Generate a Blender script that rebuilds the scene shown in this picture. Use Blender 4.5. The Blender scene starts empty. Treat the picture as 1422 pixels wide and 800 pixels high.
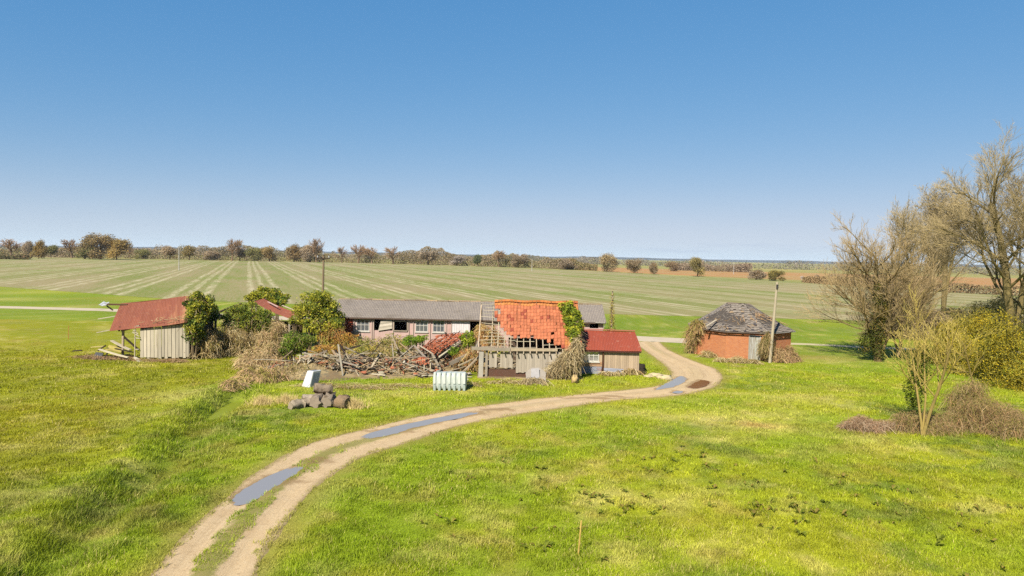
import bpy, math, random
import numpy as np
R = math.radians
SC = bpy.context.scene
COL = SC.collection
rnd = random.Random(7)
NR = np.random.RandomState(11)

# ------------------------------------------------------------------ camera
F, CX, CY, HC = 960.0, 711.0, 400.0, 8.0
PITCH, ROLL = R(2.63), R(1.21)
fw = np.array([0, math.cos(PITCH), -math.sin(PITCH)])
r0 = np.array([1.0, 0, 0]); u0 = np.cross(r0, fw)
rt = math.cos(ROLL) * r0 + math.sin(ROLL) * u0
up = math.cos(ROLL) * u0 - math.sin(ROLL) * r0
def ray(px, py): return fw + rt * (px - CX) / F + up * (CY - py) / F
def gp(px, py, z=0.0):
    d = ray(px, py); t = (z - HC) / d[2]
    return np.array([d[0] * t, d[1] * t, z])
def at(px, py, Y):
    d = ray(px, py); t = Y / d[1]
    return np.array([d[0] * t, Y, HC + d[2] * t])
def px_of(x, y, z):
    v = np.array([x, y, z - HC]); f = v @ fw
    return CX + F * (v @ rt) / f, CY - F * (v @ up) / f
cd = bpy.data.cameras.new('camera'); co = bpy.data.objects.new('camera', cd); COL.objects.link(co)
from mathutils import Matrix, Vector
m = Matrix.Identity(4)
for i in range(3):
    m[i][0] = rt[i]; m[i][1] = up[i]; m[i][2] = -fw[i]
m[2][3] = HC
co.matrix_world = m
cd.sensor_width = 36; cd.lens = 36 * F / 1422; cd.clip_end = 30000; cd.clip_start = 0.5
SC.camera = co

# ------------------------------------------------------------------ colour helpers
KEXP = 2.15
def lin(c):
    c = c / 255.0
    return c / 12.92 if c <= 0.04045 else ((c + 0.055) / 1.055) ** 2.4
def S(r, g, b, k=1.0):      # sunlit sRGB seen in the picture -> surface albedo
    return np.array([lin(r), lin(g), lin(b)]) / KEXP * k

# ------------------------------------------------------------------ numpy noise
def _h(ix, iy, seed):
    n = (ix.astype(np.int64) * 374761393 + iy.astype(np.int64) * 668265263 + seed * 974711) & 0x7fffffff
    n = ((n ^ (n >> 13)) * 1274126177) & 0x7fffffff
    return ((n ^ (n >> 16)) & 0xffff) / 65535.0
def vn(x, y, s, seed=0):
    x = np.asarray(x, float) / s; y = np.asarray(y, float) / s
    ix = np.floor(x); iy = np.floor(y); fx = x - ix; fy = y - iy
    fx = fx * fx * (3 - 2 * fx); fy = fy * fy * (3 - 2 * fy)
    a = _h(ix, iy, seed); b = _h(ix + 1, iy, seed); c = _h(ix, iy + 1, seed); d = _h(ix + 1, iy + 1, seed)
    return (a * (1 - fx) + b * fx) * (1 - fy) + (c * (1 - fx) + d * fx) * fy
def fbm(x, y, s, seed=0, o=3):
    t = 0; w = 0; a = 1.0
    for i in range(o):
        t = t + a * vn(x, y, s / 2 ** i, seed + i * 17); w += a; a *= 0.55
    return t / w
def sst(a, b, x):
    t = np.clip((np.asarray(x, float) - a) / (b - a), 0, 1); return t * t * (3 - 2 * t)

# ------------------------------------------------------------------ mesh builder
class MB:
    def __init__(s): s.v = []; s.f = []; s.c = []; s.n = 0; s.uv = []
    def add(s, V, Fc, col=(1, 1, 1), uv=None):
        V = np.asarray(V, float).reshape(-1, 3); n = len(V)
        Fc = np.asarray(Fc, int)
        s.v.append(V); s.f.append(Fc + s.n)
        c = np.asarray(col, float)
        if c.ndim == 1: c = np.repeat(c[None], n, 0)
        s.c.append(c); s.n += n
        s.uv.append(np.zeros((n, 3)) if uv is None else np.asarray(uv, float))
        return s
    def build(s, name, mat, parent=None, smooth=False):
        V = np.concatenate(s.v); me = bpy.data.meshes.new(name)
        if parent is not None: V = V - np.array(parent.location)
        sizes = np.concatenate([np.full(len(f), f.shape[1]) for f in s.f])
        loops = np.concatenate([f.ravel() for f in s.f])
        me.vertices.add(len(V)); me.vertices.foreach_set('co', V.ravel().astype(np.float32))
        me.loops.add(len(loops)); me.loops.foreach_set('vertex_index', loops.astype(np.int32))
        me.polygons.add(len(sizes))
        st = np.concatenate([[0], np.cumsum(sizes)[:-1]])
        me.polygons.foreach_set('loop_start', st.astype(np.int32))
        me.polygons.foreach_set('loop_total', sizes.astype(np.int32))
        me.polygons.foreach_set('use_smooth', np.full(len(sizes), bool(smooth)))
        me.update(calc_edges=True)
        a = me.attributes.new('Col', 'FLOAT_COLOR', 'POINT')
        c = np.ones((len(V), 4), np.float32); c[:, :3] = np.concatenate(s.c)
        a.data.foreach_set('color', c.ravel())
        b = me.attributes.new('wuv', 'FLOAT_VECTOR', 'POINT')
        b.data.foreach_set('vector', np.concatenate(s.uv).astype(np.float32).ravel())
        me.materials.append(mat)
        o = bpy.data.objects.new(name, me); COL.objects.link(o)
        if parent is not None: o.parent = parent
        return o
def nz(v): v = np.asarray(v, float); return v / (np.linalg.norm(v) + 1e-12)
def jit(col, a=0.12):
    k = 1 + rnd.uniform(-a, a); return np.clip(np.asarray(col) * k * (1 + np.array([rnd.uniform(-.03, .03) for _ in range(3)])), 0, 1)
BF = np.array([[0, 3, 2, 1], [4, 5, 6, 7], [0, 1, 5, 4], [1, 2, 6, 5], [2, 3, 7, 6], [3, 0, 4, 7]])
def box(mb, x0, x1, y0, y1, z0, z1, col=(1, 1, 1)):
    V = [(x0, y0, z0), (x1, y0, z0), (x1, y1, z0), (x0, y1, z0), (x0, y0, z1), (x1, y0, z1), (x1, y1, z1), (x0, y1, z1)]
    mb.add(V, BF, col)
def frame_of(d, hint=(0, 0, 1)):
    d = nz(d); h = np.array(hint, float)
    if abs(d @ nz(h)) > 0.97: h = np.array([1.0, 0, 0])
    s = nz(np.cross(d, h)); t = np.cross(s, d); return d, s, t
def beam(mb, p, q, w, h, col=(1, 1, 1), hint=(0, 0, 1), bend=0.0):
    p = np.array(p, float); q = np.array(q, float); d, s, t = frame_of(q - p, hint)
    V = []
    for e in (p, q):
        for a, b in ((-1, -1), (1, -1), (1, 1), (-1, 1)): V.append(e + s * a * w / 2 + t * b * h / 2)
    mb.add(V, BF, col)
def tube(mb, pts, rad, n=5, col=(1, 1, 1), cap=True):
    pts = np.asarray(pts, float); k = len(pts)
    rad = np.broadcast_to(np.asarray(rad, float), (k,))
    d = np.gradient(pts, axis=0); d /= np.linalg.norm(d, axis=1)[:, None] + 1e-12
    hint = np.array([0.3, 0.1, 1.0]) if abs(nz(pts[-1] - pts[0])[2]) < 0.9 else np.array([1.0, 0.2, 0])
    s = np.cross(d, hint); s /= np.linalg.norm(s, axis=1)[:, None] + 1e-12
    t = np.cross(s, d)
    a = np.arange(n) * 2 * math.pi / n
    V = pts[:, None] + rad[:, None, None] * (np.cos(a)[None, :, None] * s[:, None] + np.sin(a)[None, :, None] * t[:, None])
    i = np.arange(k - 1)[:, None] * n; j = np.arange(n)[None]; j2 = (j + 1) % n
    Fq = np.stack([i + j, i + j2, i + n + j2, i + n + j], -1).reshape(-1, 4)
    c = np.asarray(col, float)
    if c.ndim == 2: c = np.repeat(c, n, 0)
    mb.add(V.reshape(-1, 3), Fq, c)
    if cap:
        for e in (0, k - 1):
            ring = V[e][::-1] if e == 0 else V[e]
            mb.add(ring, np.arange(n)[None], np.asarray(c if c.ndim == 1 else c[0]))
def patch(mb, A, B, C, D, nu, nv, off=None, col=(1, 1, 1), thick=0.03, colf=None):
    """bilinear sheet A(u0v0) B(u1v0) C(u1v1) D(u0v1) with an offset along its normal; closed by an underside"""
    A, B, C, D = (np.array(p, float) for p in (A, B, C, D))
    u, v = np.meshgrid(np.linspace(0, 1, nu), np.linspace(0, 1, nv))
    P = A * ((1 - u) * (1 - v))[..., None] + B * (u * (1 - v))[..., None] + C * (u * v)[..., None] + D * ((1 - u) * v)[..., None]
    N = nz(np.cross(B - A, D - A))
    if N[2] < 0: N = -N
    if off is not None: P = P + N * off(u, v)[..., None]
    c = np.broadcast_to(np.asarray(col, float), (nu * nv, 3)) if colf is None else colf(u, v).reshape(-1, 3)
    i = (np.arange(nv - 1)[:, None] * nu + np.arange(nu - 1)[None]).ravel()
    q = np.stack([i, i + 1, i + nu + 1, i + nu], -1)
    uv = np.stack([u * np.linalg.norm(B - A), v * np.linalg.norm(D - A), 0 * u], -1).reshape(-1, 3)
    mb.add(P.reshape(-1, 3), q, c, uv)
    mb.add((P - N * thick).reshape(-1, 3), q[:, ::-1], c, uv)
    b = np.concatenate([np.arange(nu), np.arange(1, nv) * nu + nu - 1, (nv - 1) * nu + np.arange(nu - 2, -1, -1), np.arange(nv - 2, 0, -1) * nu])
    e = np.concatenate([P.reshape(-1, 3)[b], (P - N * thick).reshape(-1, 3)[b]]); L = len(b); k = np.arange(L); k2 = (k + 1) % L
    mb.add(e, np.stack([k, k + L, k2 + L, k2], -1), c[0])
LEAF_N, LEAF_S = 2.4, .62
def leaves(mb, blobs, n, size, cols, seed=1, shell=0.55, up_bias=0.3, aspect=1.5, flat=0.5, wts=None, hang=0.0):
    """leaf-sized faces through a set of ellipsoids (centre, radii)"""
    n = int(n * LEAF_N); size = size * LEAF_S
    rs = np.random.RandomState(seed)
    C = np.array([b[0] for b in blobs], float); Rr = np.array([b[1] if np.ndim(b[1]) else (b[1],) * 3 for b in blobs], float)
    w = (Rr.prod(1)) ** 0.67; w /= w.sum()
    k = rs.choice(len(C), n, p=w)
    d = rs.normal(size=(n, 3)); d /= np.linalg.norm(d, axis=1)[:, None]
    rr = shell + (1 - shell) * rs.rand(n) ** 0.6
    rr *= 1 + 0.16 * rs.normal(size=n)
    P = C[k] + d * Rr[k] * rr[:, None]
    nrm = d * flat + rs.normal(size=(n, 3)) * 0.55 + np.array([0, 0, up_bias])
    nrm /= np.linalg.norm(nrm, axis=1)[:, None]
    t = np.cross(nrm, rs.normal(size=(n, 3))); t[:, 2] -= hang; t -= nrm * (t * nrm).sum(1)[:, None]
    t /= np.linalg.norm(t, axis=1)[:, None] + 1e-9
    b = np.cross(nrm, t); sz = size * (0.55 + 0.9 * rs.rand(n))[:, None]
    keep = P[:, 2] > 0.02
    tl = t * sz * aspect * 0.5; bl = b * sz * 0.5
    V = np.stack([P - tl, P + bl * 0.8 - tl * 0.1, P + tl, P - bl * 0.8 - tl * 0.1], 1)
    cols = np.asarray(cols, float)
    q_ = .6 * vn(P[:, 0] + P[:, 1] * .7, P[:, 2] + P[:, 1] * .5, .55, seed) + .4 * rs.rand(n)
    ci = np.clip((sst(.15, .85, q_) * len(cols)).astype(int), 0, len(cols) - 1); cc = cols[ci] * (0.82 + 0.36 * rs.rand(n))[:, None]
    V = V[keep]; cc = cc[keep]; nn = len(V)
    mb.add(V.reshape(-1, 3), np.arange(nn * 4).reshape(-1, 4), np.repeat(cc, 4, 0))
def brambles(mb, blobs, n, rad, cols, seed=2, arch=1.0, seg=5, span=1.0):
    """thin arching stems over a set of ellipsoids standing on the ground"""
    rs = random.Random(seed)
    w = [b[1][0] * b[1][1] for b in blobs]
    for i in range(n):
        c, r = rs.choices(blobs, w)[0]
        a = rs.uniform(0, 6.283); q = math.sqrt(rs.random())
        x = c[0] + r[0] * q * math.cos(a); y = c[1] + r[1] * q * math.sin(a)
        zt = c[2] + r[2] * math.sqrt(max(0.02, 1 - q * q)) * rs.uniform(0.75, 1.12)
        a2 = rs.uniform(0, 6.283); L = rs.uniform(0.35, 1.3) * span
        dx, dy = math.cos(a2) * L, math.sin(a2) * L
        z0 = max(0.02, zt - rs.uniform(0.3, 1.2) * arch)
        z1 = max(0.02, zt - rs.uniform(0.1, 1.4) * arch)
        ts = np.linspace(0, 1, seg)
        P = np.stack([x + dx * (ts - 0.4), y + dy * (ts - 0.4), z0 * (1 - ts) ** 2 + 2 * (zt + 0.35 * arch) * ts * (1 - ts) + z1 * ts ** 2], -1)
        P += np.array([[rs.gauss(0, .04) for _ in range(3)] for _ in range(seg)]); P[:, 2] = np.maximum(P[:, 2], 0.01)
        tube(mb, P, np.linspace(1, .5, seg) * rad * rs.uniform(.6, 1.4), 3, np.array(rs.choice(cols)) * rs.uniform(.7, 1.25), cap=False)

# ------------------------------------------------------------------ scene records
def tag(o, label=None, cat=None, group=None, kind=None):
    if label: o['label'] = label
    if cat: o['category'] = cat
    if group: o['group'] = group
    if kind: o['kind'] = kind
    return o
def thing(name, loc, label, cat, group=None):
    o = bpy.data.objects.new(name, None); COL.objects.link(o); o.location = tuple(float(a) for a in loc); o.empty_display_size = .2
    return tag(o, label, cat, group)

# ------------------------------------------------------------------ materials
def new_mat(name):
    M = bpy.data.materials.new(name); M.use_nodes = True
    nt = M.node_tree; nt.nodes.clear()
    out = nt.nodes.new('ShaderNodeOutputMaterial')
    return M, nt, out
def ND(nt, t, **k):
    n = nt.nodes.new(t)
    for a, v in k.items():
        if hasattr(n, a): setattr(n, a, v)
    return n
def mixc(nt, fac, a, b, mode='MIX'):
    n = nt.nodes.new('ShaderNodeMix'); n.data_type = 'RGBA'; n.blend_type = mode
    for sock, v in ((n.inputs[0], fac), (n.inputs[6], a), (n.inputs[7], b)):
        if hasattr(v, 'is_linked') or hasattr(v, 'links'): nt.links.new(v, sock)
        elif np.ndim(v) == 0: sock.default_value = v
        else: sock.default_value = (*[float(q) for q in v][:3], 1)
    return n.outputs[2]
def ramp(nt, src, p0, p1):
    n = nt.nodes.new('ShaderNodeMapRange'); n.interpolation_type = 'SMOOTHSTEP'
    nt.links.new(src, n.inputs[0]); n.inputs[1].default_value = p0; n.inputs[2].default_value = p1
    return n.outputs[0]
def math_(nt, op, a, b=None):
    n = nt.nodes.new('ShaderNodeMath'); n.operation = op
    for i, v in enumerate((a, b)):
        if v is None: continue
        if hasattr(v, 'links'): nt.links.new(v, n.inputs[i])
        else: n.inputs[i].default_value = v
    return n.outputs[0]
def noise(nt, vec, scale, detail=4, rough=.6, dist=0):
    n = nt.nodes.new('ShaderNodeTexNoise'); n.inputs['Scale'].default_value = scale
    n.inputs['Detail'].default_value = detail; n.inputs['Roughness'].default_value = rough; n.inputs['Distortion'].default_value = dist
    if vec is not None: nt.links.new(vec, n.inputs['Vector'])
    return n.outputs['Fac']
def coords(nt, scale=(1, 1, 1), src='geo', rot=(0, 0, 0)):
    if src == 'geo': o = nt.nodes.new('ShaderNodeNewGeometry').outputs['Position']
    elif src == 'obj': o = nt.nodes.new('ShaderNodeTexCoord').outputs['Object']
    else:
        a = nt.nodes.new('ShaderNodeAttribute'); a.attribute_name = 'wuv'; o = a.outputs['Vector']
    mp = nt.nodes.new('ShaderNodeMapping'); nt.links.new(o, mp.inputs['Vector'])
    mp.inputs['Scale'].default_value = scale; mp.inputs['Rotation'].default_value = rot
    return mp.outputs[0]
def col_attr(nt):
    a = nt.nodes.new('ShaderNodeAttribute'); a.attribute_name = 'Col'; return a.outputs['Color']
def principled(nt, out, base, rough=.8, spec=.3, bump=None, bstr=.3, bdist=.02, metal=0):
    p = nt.nodes.new('ShaderNodeBsdfPrincipled')
    if hasattr(base, 'links'): nt.links.new(base, p.inputs['Base Color'])
    else: p.inputs['Base Color'].default_value = (*[float(q) for q in base], 1)
    p.inputs['Roughness'].default_value = rough; p.inputs['Specular IOR Level'].default_value = spec; p.inputs['Metallic'].default_value = metal
    if bump is not None:
        b = nt.nodes.new('ShaderNodeBump'); b.inputs['Strength'].default_value = bstr; b.inputs['Distance'].default_value = bdist
        nt.links.new(bump, b.inputs['Height']); nt.links.new(b.outputs[0], p.inputs['Normal'])
    nt.links.new(p.outputs[0], out.inputs['Surface'])
    return p
def plain(name, sc=3.0, var=.35, rough=.85, spec=.25, stretch=(1, 1, 1), second=None, sfac=(.5, .68), ssc=.8, src='geo', bstr=.4, bdist=.02, speck=None):
    """vertex colour, modulated by two scales of noise, with patches of a second colour"""
    M, nt, out = new_mat(name)
    c = col_attr(nt); v = coords(nt, stretch, src)
    n1 = noise(nt, v, sc, 6, .7); n2 = noise(nt, v, sc * .23, 3)
    k = math_(nt, 'ADD', math_(nt, 'MULTIPLY', n1, var * 1.6), math_(nt, 'MULTIPLY', n2, var))
    k = math_(nt, 'ADD', k, 1 - var * 1.3)
    cc = nt.nodes.new('ShaderNodeVectorMath'); cc.operation = 'SCALE'; nt.links.new(c, cc.inputs[0]); nt.links.new(k, cc.inputs['Scale'])
    base = cc.outputs[0]
    if second is not None:
        n3 = noise(nt, coords(nt, stretch, src), ssc, 5, .65)
        base = mixc(nt, ramp(nt, n3, *sfac), base, second)
    if speck is not None:
        n4 = noise(nt, coords(nt, (1, 1, 1), src), speck[1], 2, .5)
        base = mixc(nt, ramp(nt, n4, *speck[2]), base, speck[0])
    principled(nt, out, base, rough, spec, n1, bstr, bdist)
    return M
def leafmat(name, trans=.35, rough=.55, objcol=False, spec=.3, gain=1.0):
    M, nt, out = new_mat(name)
    c = col_attr(nt)
    if objcol:
        oi = nt.nodes.new('ShaderNodeObjectInfo'); c = mixc(nt, 1.0, c, oi.outputs['Color'], 'MULTIPLY')
    g_ = nt.nodes.new('ShaderNodeVectorMath'); g_.operation = 'SCALE'; nt.links.new(c, g_.inputs[0]); g_.inputs['Scale'].default_value = gain; c = g_.outputs[0]
    p = nt.nodes.new('ShaderNodeBsdfPrincipled'); nt.links.new(c, p.inputs['Base Color'])
    p.inputs['Roughness'].default_value = rough; p.inputs['Specular IOR Level'].default_value = spec
    t = nt.nodes.new('ShaderNodeBsdfTranslucent'); nt.links.new(c, t.inputs['Color'])
    mx = nt.nodes.new('ShaderNodeMixShader'); mx.inputs[0].default_value = trans
    nt.links.new(p.outputs[0], mx.inputs[1]); nt.links.new(t.outputs[0], mx.inputs[2]); nt.links.new(mx.outputs[0], out.inputs['Surface'])
    return M
M = {}
M['wood'] = plain('weathered_wood', 2.4, .34, .9, .15, (3, 3, .4), second=S(160, 144, 118), ssc=1.0, sfac=(.5, .85), bstr=.1)
M['timber'] = plain('broken_timber', 6.0, .5, .9, .15)
M['rust'] = plain('rusted_iron_sheet', 1.0, .42, .75, .25, (3.5, .5, 1), src='uv', second=S(150, 84, 58), ssc=.7, sfac=(.45, .72), speck=(S(184, 126, 88), 2.2, (.58, .82)))
M['red_roof'] = plain('red_painted_sheet', 1.2, .42, .6, .3, (4.0, .5, 1), src='uv', second=S(158, 76, 54), ssc=1.2, sfac=(.42, .7), speck=(S(186, 124, 100), 3.0, (.6, .8)))
M['tile'] = plain('clay_tile', 4.0, .35, .85, .2, second=S(206, 118, 82), ssc=1.1, sfac=(.5, .7), speck=(S(160, 104, 76), 1.3, (.64, .82)))
M['slate'] = plain('old_slate', 5.0, .35, .8, .25, second=S(172, 160, 142), ssc=6.0, sfac=(.55, .72), speck=(S(188, 168, 128), 1.4, (.66, .8)))
M['asbestos'] = plain('grey_roof_sheet', 6.0, .42, .85, .2, second=S(182, 168, 148), ssc=9.0, sfac=(.45, .68), speck=(S(140, 128, 114), .6, (.55, .8)))
M['pink'] = plain('faded_pink_boards', 2.5, .3, .85, .2, (3, 3, .7), second=S(206, 164, 150), ssc=1.4, sfac=(.5, .75), speck=(S(228, 210, 194), 2.4, (.62, .78)))
M['paint'] = plain('old_white_paint', 5.0, .25, .7, .3, second=S(190, 182, 165), ssc=3.0, sfac=(.55, .75))
M['plastic'] = plain('pale_plastic', 2.0, .12, .45, .4, second=S(188, 202, 192), ssc=1.5, sfac=(.5, .8), bstr=.05)
M['concrete'] = plain('grey_concrete', 5.0, .3, .9, .2)
M['metal'] = plain('galvanised_sheet', 3.0, .25, .5, .5, second=S(190, 130, 92), ssc=1.6, sfac=(.55, .72))
M['bark'] = plain('tree_bark', 5.0, .4, .9, .15, (2, 2, .7), second=S(124, 114, 70), ssc=1.0, sfac=(.5, .75))
M['twig'] = leafmat('twigs', 0.0, .8, spec=.1, gain=1.15)
M['leaf'] = leafmat('leaves', .38, .65, spec=.12, gain=1.6)
M['far_leaf'] = leafmat('far_leaves', .3, .8, True, .1, 2.0)
M['stem'] = leafmat('dry_stems', .2, .8, False, .15, 1.5)
M['stone'] = plain('rough_stone', 3.5, .45, .95, .1, second=S(128, 118, 96), ssc=2.5)
M['dark'] = plain('dark_void', 3.0, .3, .95, .05)
def glass_mat():
    Mg, nt, out = new_mat('window_glass')
    g = nt.nodes.new('ShaderNodeBsdfGlossy'); g.inputs['Roughness'].default_value = .08; g.inputs['Color'].default_value = (.8, .85, .9, 1)
    t = nt.nodes.new('ShaderNodeBsdfTransparent'); t.inputs['Color'].default_value = (.8, .83, .85, 1)
    d = nt.nodes.new('ShaderNodeBsdfDiffuse'); d.inputs['Color'].default_value = (.3, .32, .34, 1)
    a = nt.nodes.new('ShaderNodeMixShader'); a.inputs[0].default_value = .3
    b = nt.nodes.new('ShaderNodeMixShader'); b.inputs[0].default_value = .3
    nt.links.new(t.outputs[0], a.inputs[1]); nt.links.new(d.outputs[0], a.inputs[2])
    nt.links.new(a.outputs[0], b.inputs[1]); nt.links.new(g.outputs[0], b.inputs[2]); nt.links.new(b.outputs[0], out.inputs['Surface'])
    return Mg
M['glass'] = glass_mat()
def brick_mat():
    Mb, nt, out = new_mat('old_brick')
    v = coords(nt, (1, 1, 1), 'uv')
    b = nt.nodes.new('ShaderNodeTexBrick'); nt.links.new(v, b.inputs['Vector'])
    b.inputs['Scale'].default_value = 1.0; b.inputs['Brick Width'].default_value = .23; b.inputs['Row Height'].default_value = .08; b.inputs['Mortar Size'].default_value = .009
    b.inputs['Color1'].default_value = (*S(226, 146, 92), 1); b.inputs['Color2'].default_value = (*S(206, 124, 78), 1); b.inputs['Mortar'].default_value = (*S(206, 158, 124), 1)
    n = noise(nt, v, 1.1, 5, .7); n2 = noise(nt, coords(nt, (1.6, .35, 1), 'uv'), 1.0, 5, .7)
    c = mixc(nt, ramp(nt, n, .45, .75), b.outputs['Color'], S(218, 136, 84))
    c = mixc(nt, math_(nt, 'MULTIPLY', ramp(nt, n2, .5, .75), .5), c, S(212, 156, 122))
    n3 = noise(nt, v, 3.2, 4, .7)
    c = mixc(nt, math_(nt, 'MULTIPLY', ramp(nt, n3, .55, .75), .6), c, S(164, 92, 62))
    principled(nt, out, c, .9, .2, b.outputs['Fac'], .4, -.01)
    return Mb
M['brick'] = brick_mat()

# ------------------------------------------------------------------ ground layout (plane coordinates from the surveyed view)
def poly_dist(x, y, pts):
    d = np.full(np.shape(x), 1e9); sgn = np.zeros(np.shape(x))
    for (ax, ay), (bx, by) in zip(pts[:-1], pts[1:]):
        vx, vy = bx - ax, by - ay; t = np.clip(((x - ax) * vx + (y - ay) * vy) / (vx * vx + vy * vy), 0, 1)
        ex = x - ax - t * vx; ey = y - ay - t * vy; q = np.hypot(ex, ey)
        m_ = q < d; d = np.where(m_, q, d); sgn = np.where(m_, np.sign(vx * ey - vy * ex), sgn)
    return d, sgn
def pip(x, y, poly):
    ins = np.zeros(np.shape(x), bool); n = len(poly)
    for i in range(n):
        (x0, y0), (x1, y1) = poly[i], poly[(i + 1) % n]
        c = ((y0 > y) != (y1 > y)) & (x < (x1 - x0) * (y - y0) / (y1 - y0 + 1e-12) + x0)
        ins ^= c
    return ins
def G2(pts): return [tuple(gp(*p)[:2]) for p in pts]
def resample(pts, n):
    p = np.array(pts, float); d = np.concatenate([[0], np.cumsum(np.linalg.norm(np.diff(p, axis=0), axis=1))])
    t = np.linspace(0, d[-1], n); q = np.stack([np.interp(t, d, p[:, i]) for i in (0, 1)], -1)
    for _ in range(6): q[1:-1] = (q[:-2] + 2 * q[1:-1] + q[2:]) / 4
    return q
ditch = G2([(-30, 860), (40, 800), (76, 766), (127, 728), (170, 688), (221, 655), (255, 625), (285, 580), (315, 558), (345, 538)])
# north-western edge and south-eastern edge of the track, matched knot by knot
tk = [((110, 880), (345, 880)), ((205, 800), (356, 796)), ((262, 735), (378, 752)), ((350, 659), (440, 674)), ((425, 616), (500, 636)), ((500, 597), (556, 618)), ((575, 579), (640, 591)),
      ((650, 566), (700, 579)), ((750, 553), (790, 565)), ((832, 545), (865, 555)), ((900, 538.5), (925, 551)), ((922, 533), (965, 546)), ((930, 525), (995, 537)), ((931, 517), (1007, 526)),
      ((922, 507), (997, 513)), ((908, 496), (962, 501)), ((890, 483), (928, 486)), ((880, 474), (916, 475))]
NT = 320
def matched(n):
    A = np.array(G2([a for a, b in tk])); B = np.array(G2([b for a, b in tk])); C_ = (A + B) / 2
    d = np.concatenate([[0], np.cumsum(np.linalg.norm(np.diff(C_, axis=0), axis=1))]); t = np.linspace(0, d[-1], n); o = []
    for P in (A, B):
        q = np.stack([np.interp(t, d, P[:, i]) for i in (0, 1)], -1)
        for _ in range(14): q[1:-1] = (q[:-2] + 2 * q[1:-1] + q[2:]) / 4
        o.append(q)
    return o
TL, TR = matched(NT)
track_poly = [tuple(p) for p in TL] + [tuple(p) for p in TR[::-1]]
TC = (TL + TR) / 2
puddles = [
    ('puddle', [(507, 607), (520, 600), (560, 590), (610, 580), (650, 573), (668, 572), (664, 576), (620, 584), (575, 595), (535, 606), (515, 610)], 0),
    ('puddle', [(320, 695), (338, 680), (372, 662), (408, 648), (424, 648), (412, 659), (384, 675), (352, 695), (334, 699)], 0),
    ('puddle', [(911, 541), (922, 533), (934, 527), (945, 522.5), (954, 526), (946, 533), (932, 538)], 0),
    ('puddle', [(955, 538), (962, 532), (974, 527.5), (985, 530), (981, 535), (970, 539)], 1),
    ('puddle', [(933, 545), (940, 542.5), (949, 543.5), (944, 546.5)], 0),
    ('puddle', [(463, 667), (475, 660), (489, 658), (482, 664), (470, 669)], 2),
]
wheel_base = None
def H(x, y):
    x = np.asarray(x, float); y = np.asarray(y, float)
    amp = 1 - sst(36, 44, y)
    h = amp * 0.20 * (fbm(x, y, 7.0, 3, 3) - .5) + amp * .05 * (fbm(x, y, 1.3, 9, 2) - .5)
    near = (np.abs(x) < 60) & (y < 75)
    if np.any(near):
        dt, _ = poly_dist(x, y, [tuple(p) for p in TC[::3]])
        h = h * sst(1.6, 4.0, dt)
        dd, sg = poly_dist(x, y, ditch)
        wob = 0.8 + .5 * fbm(x, y, 1.6, 21, 2)
        pc = (np.array(gp(325, 548)[:2]) * .5 + np.array(gp(292, 570)[:2]) * .5)
        h = h - (.40 * sst(0, 2.5, np.hypot(x - ditch[-1][0], y - ditch[-1][1])) + .34 * np.exp(-(((x - pc[0]) ** 2 + (y - pc[1]) ** 2) / 5.5) ** 2)) * np.exp(-(dd / (0.8 * wob)) ** 2) + .16 * np.exp(-((dd - 1.6) / .7) ** 2) * (sg > 0)
    return h
straw = [(1045, 592, 2.6, 1.6, .9), (1000, 612, 1.3, .7, .8), (865, 573, 2.5, .9, .7), (960, 580, 1.5, .6, .5), (1110, 555, 3.0, 1.6, .5), (1060, 575, 3.0, 1.2, .6), (250, 553, 2.0, 1.2, .8), (270, 545, 1.4, .8, .8),
         (355, 557, .9, .5, 1.), (395, 556, .8, .5, .9), (500, 560, 1.5, .6, .7), (540, 548, 2.5, .6, .7), (200, 580, 1.5, .8, .5), (1200, 610, 1.6, .8, .6), (1150, 500, 3., 2., .5), (600, 545, 3, .5, .6), (60, 690, 1.5, .6, .6), (455, 690, .5, 1.5, .5), (40, 620, 1.5, .8, .5)]
straw_g = [(gp(a, b)[:2], rx, ry, s) for a, b, rx, ry, s in straw]
bare_g = [(gp(1045, 590)[:2], 1.5, .8, .9), (gp(1140, 497)[:2], 3.5, 1.6, .5), (gp(1045, 563)[:2], 1.2, .6, .5), (gp(1200, 600)[:2], 1.8, 1.0, .6)]
C_lush = S(136, 154, 30); C_yel = S(164, 166, 38); C_straw = S(205, 188, 112); C_dark = S(108, 128, 34); C_olive = S(144, 136, 26); C_brown = S(168, 136, 74)
def mixn(a, b, f): f = np.asarray(f)[..., None]; return a * (1 - f) + b * f
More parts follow.
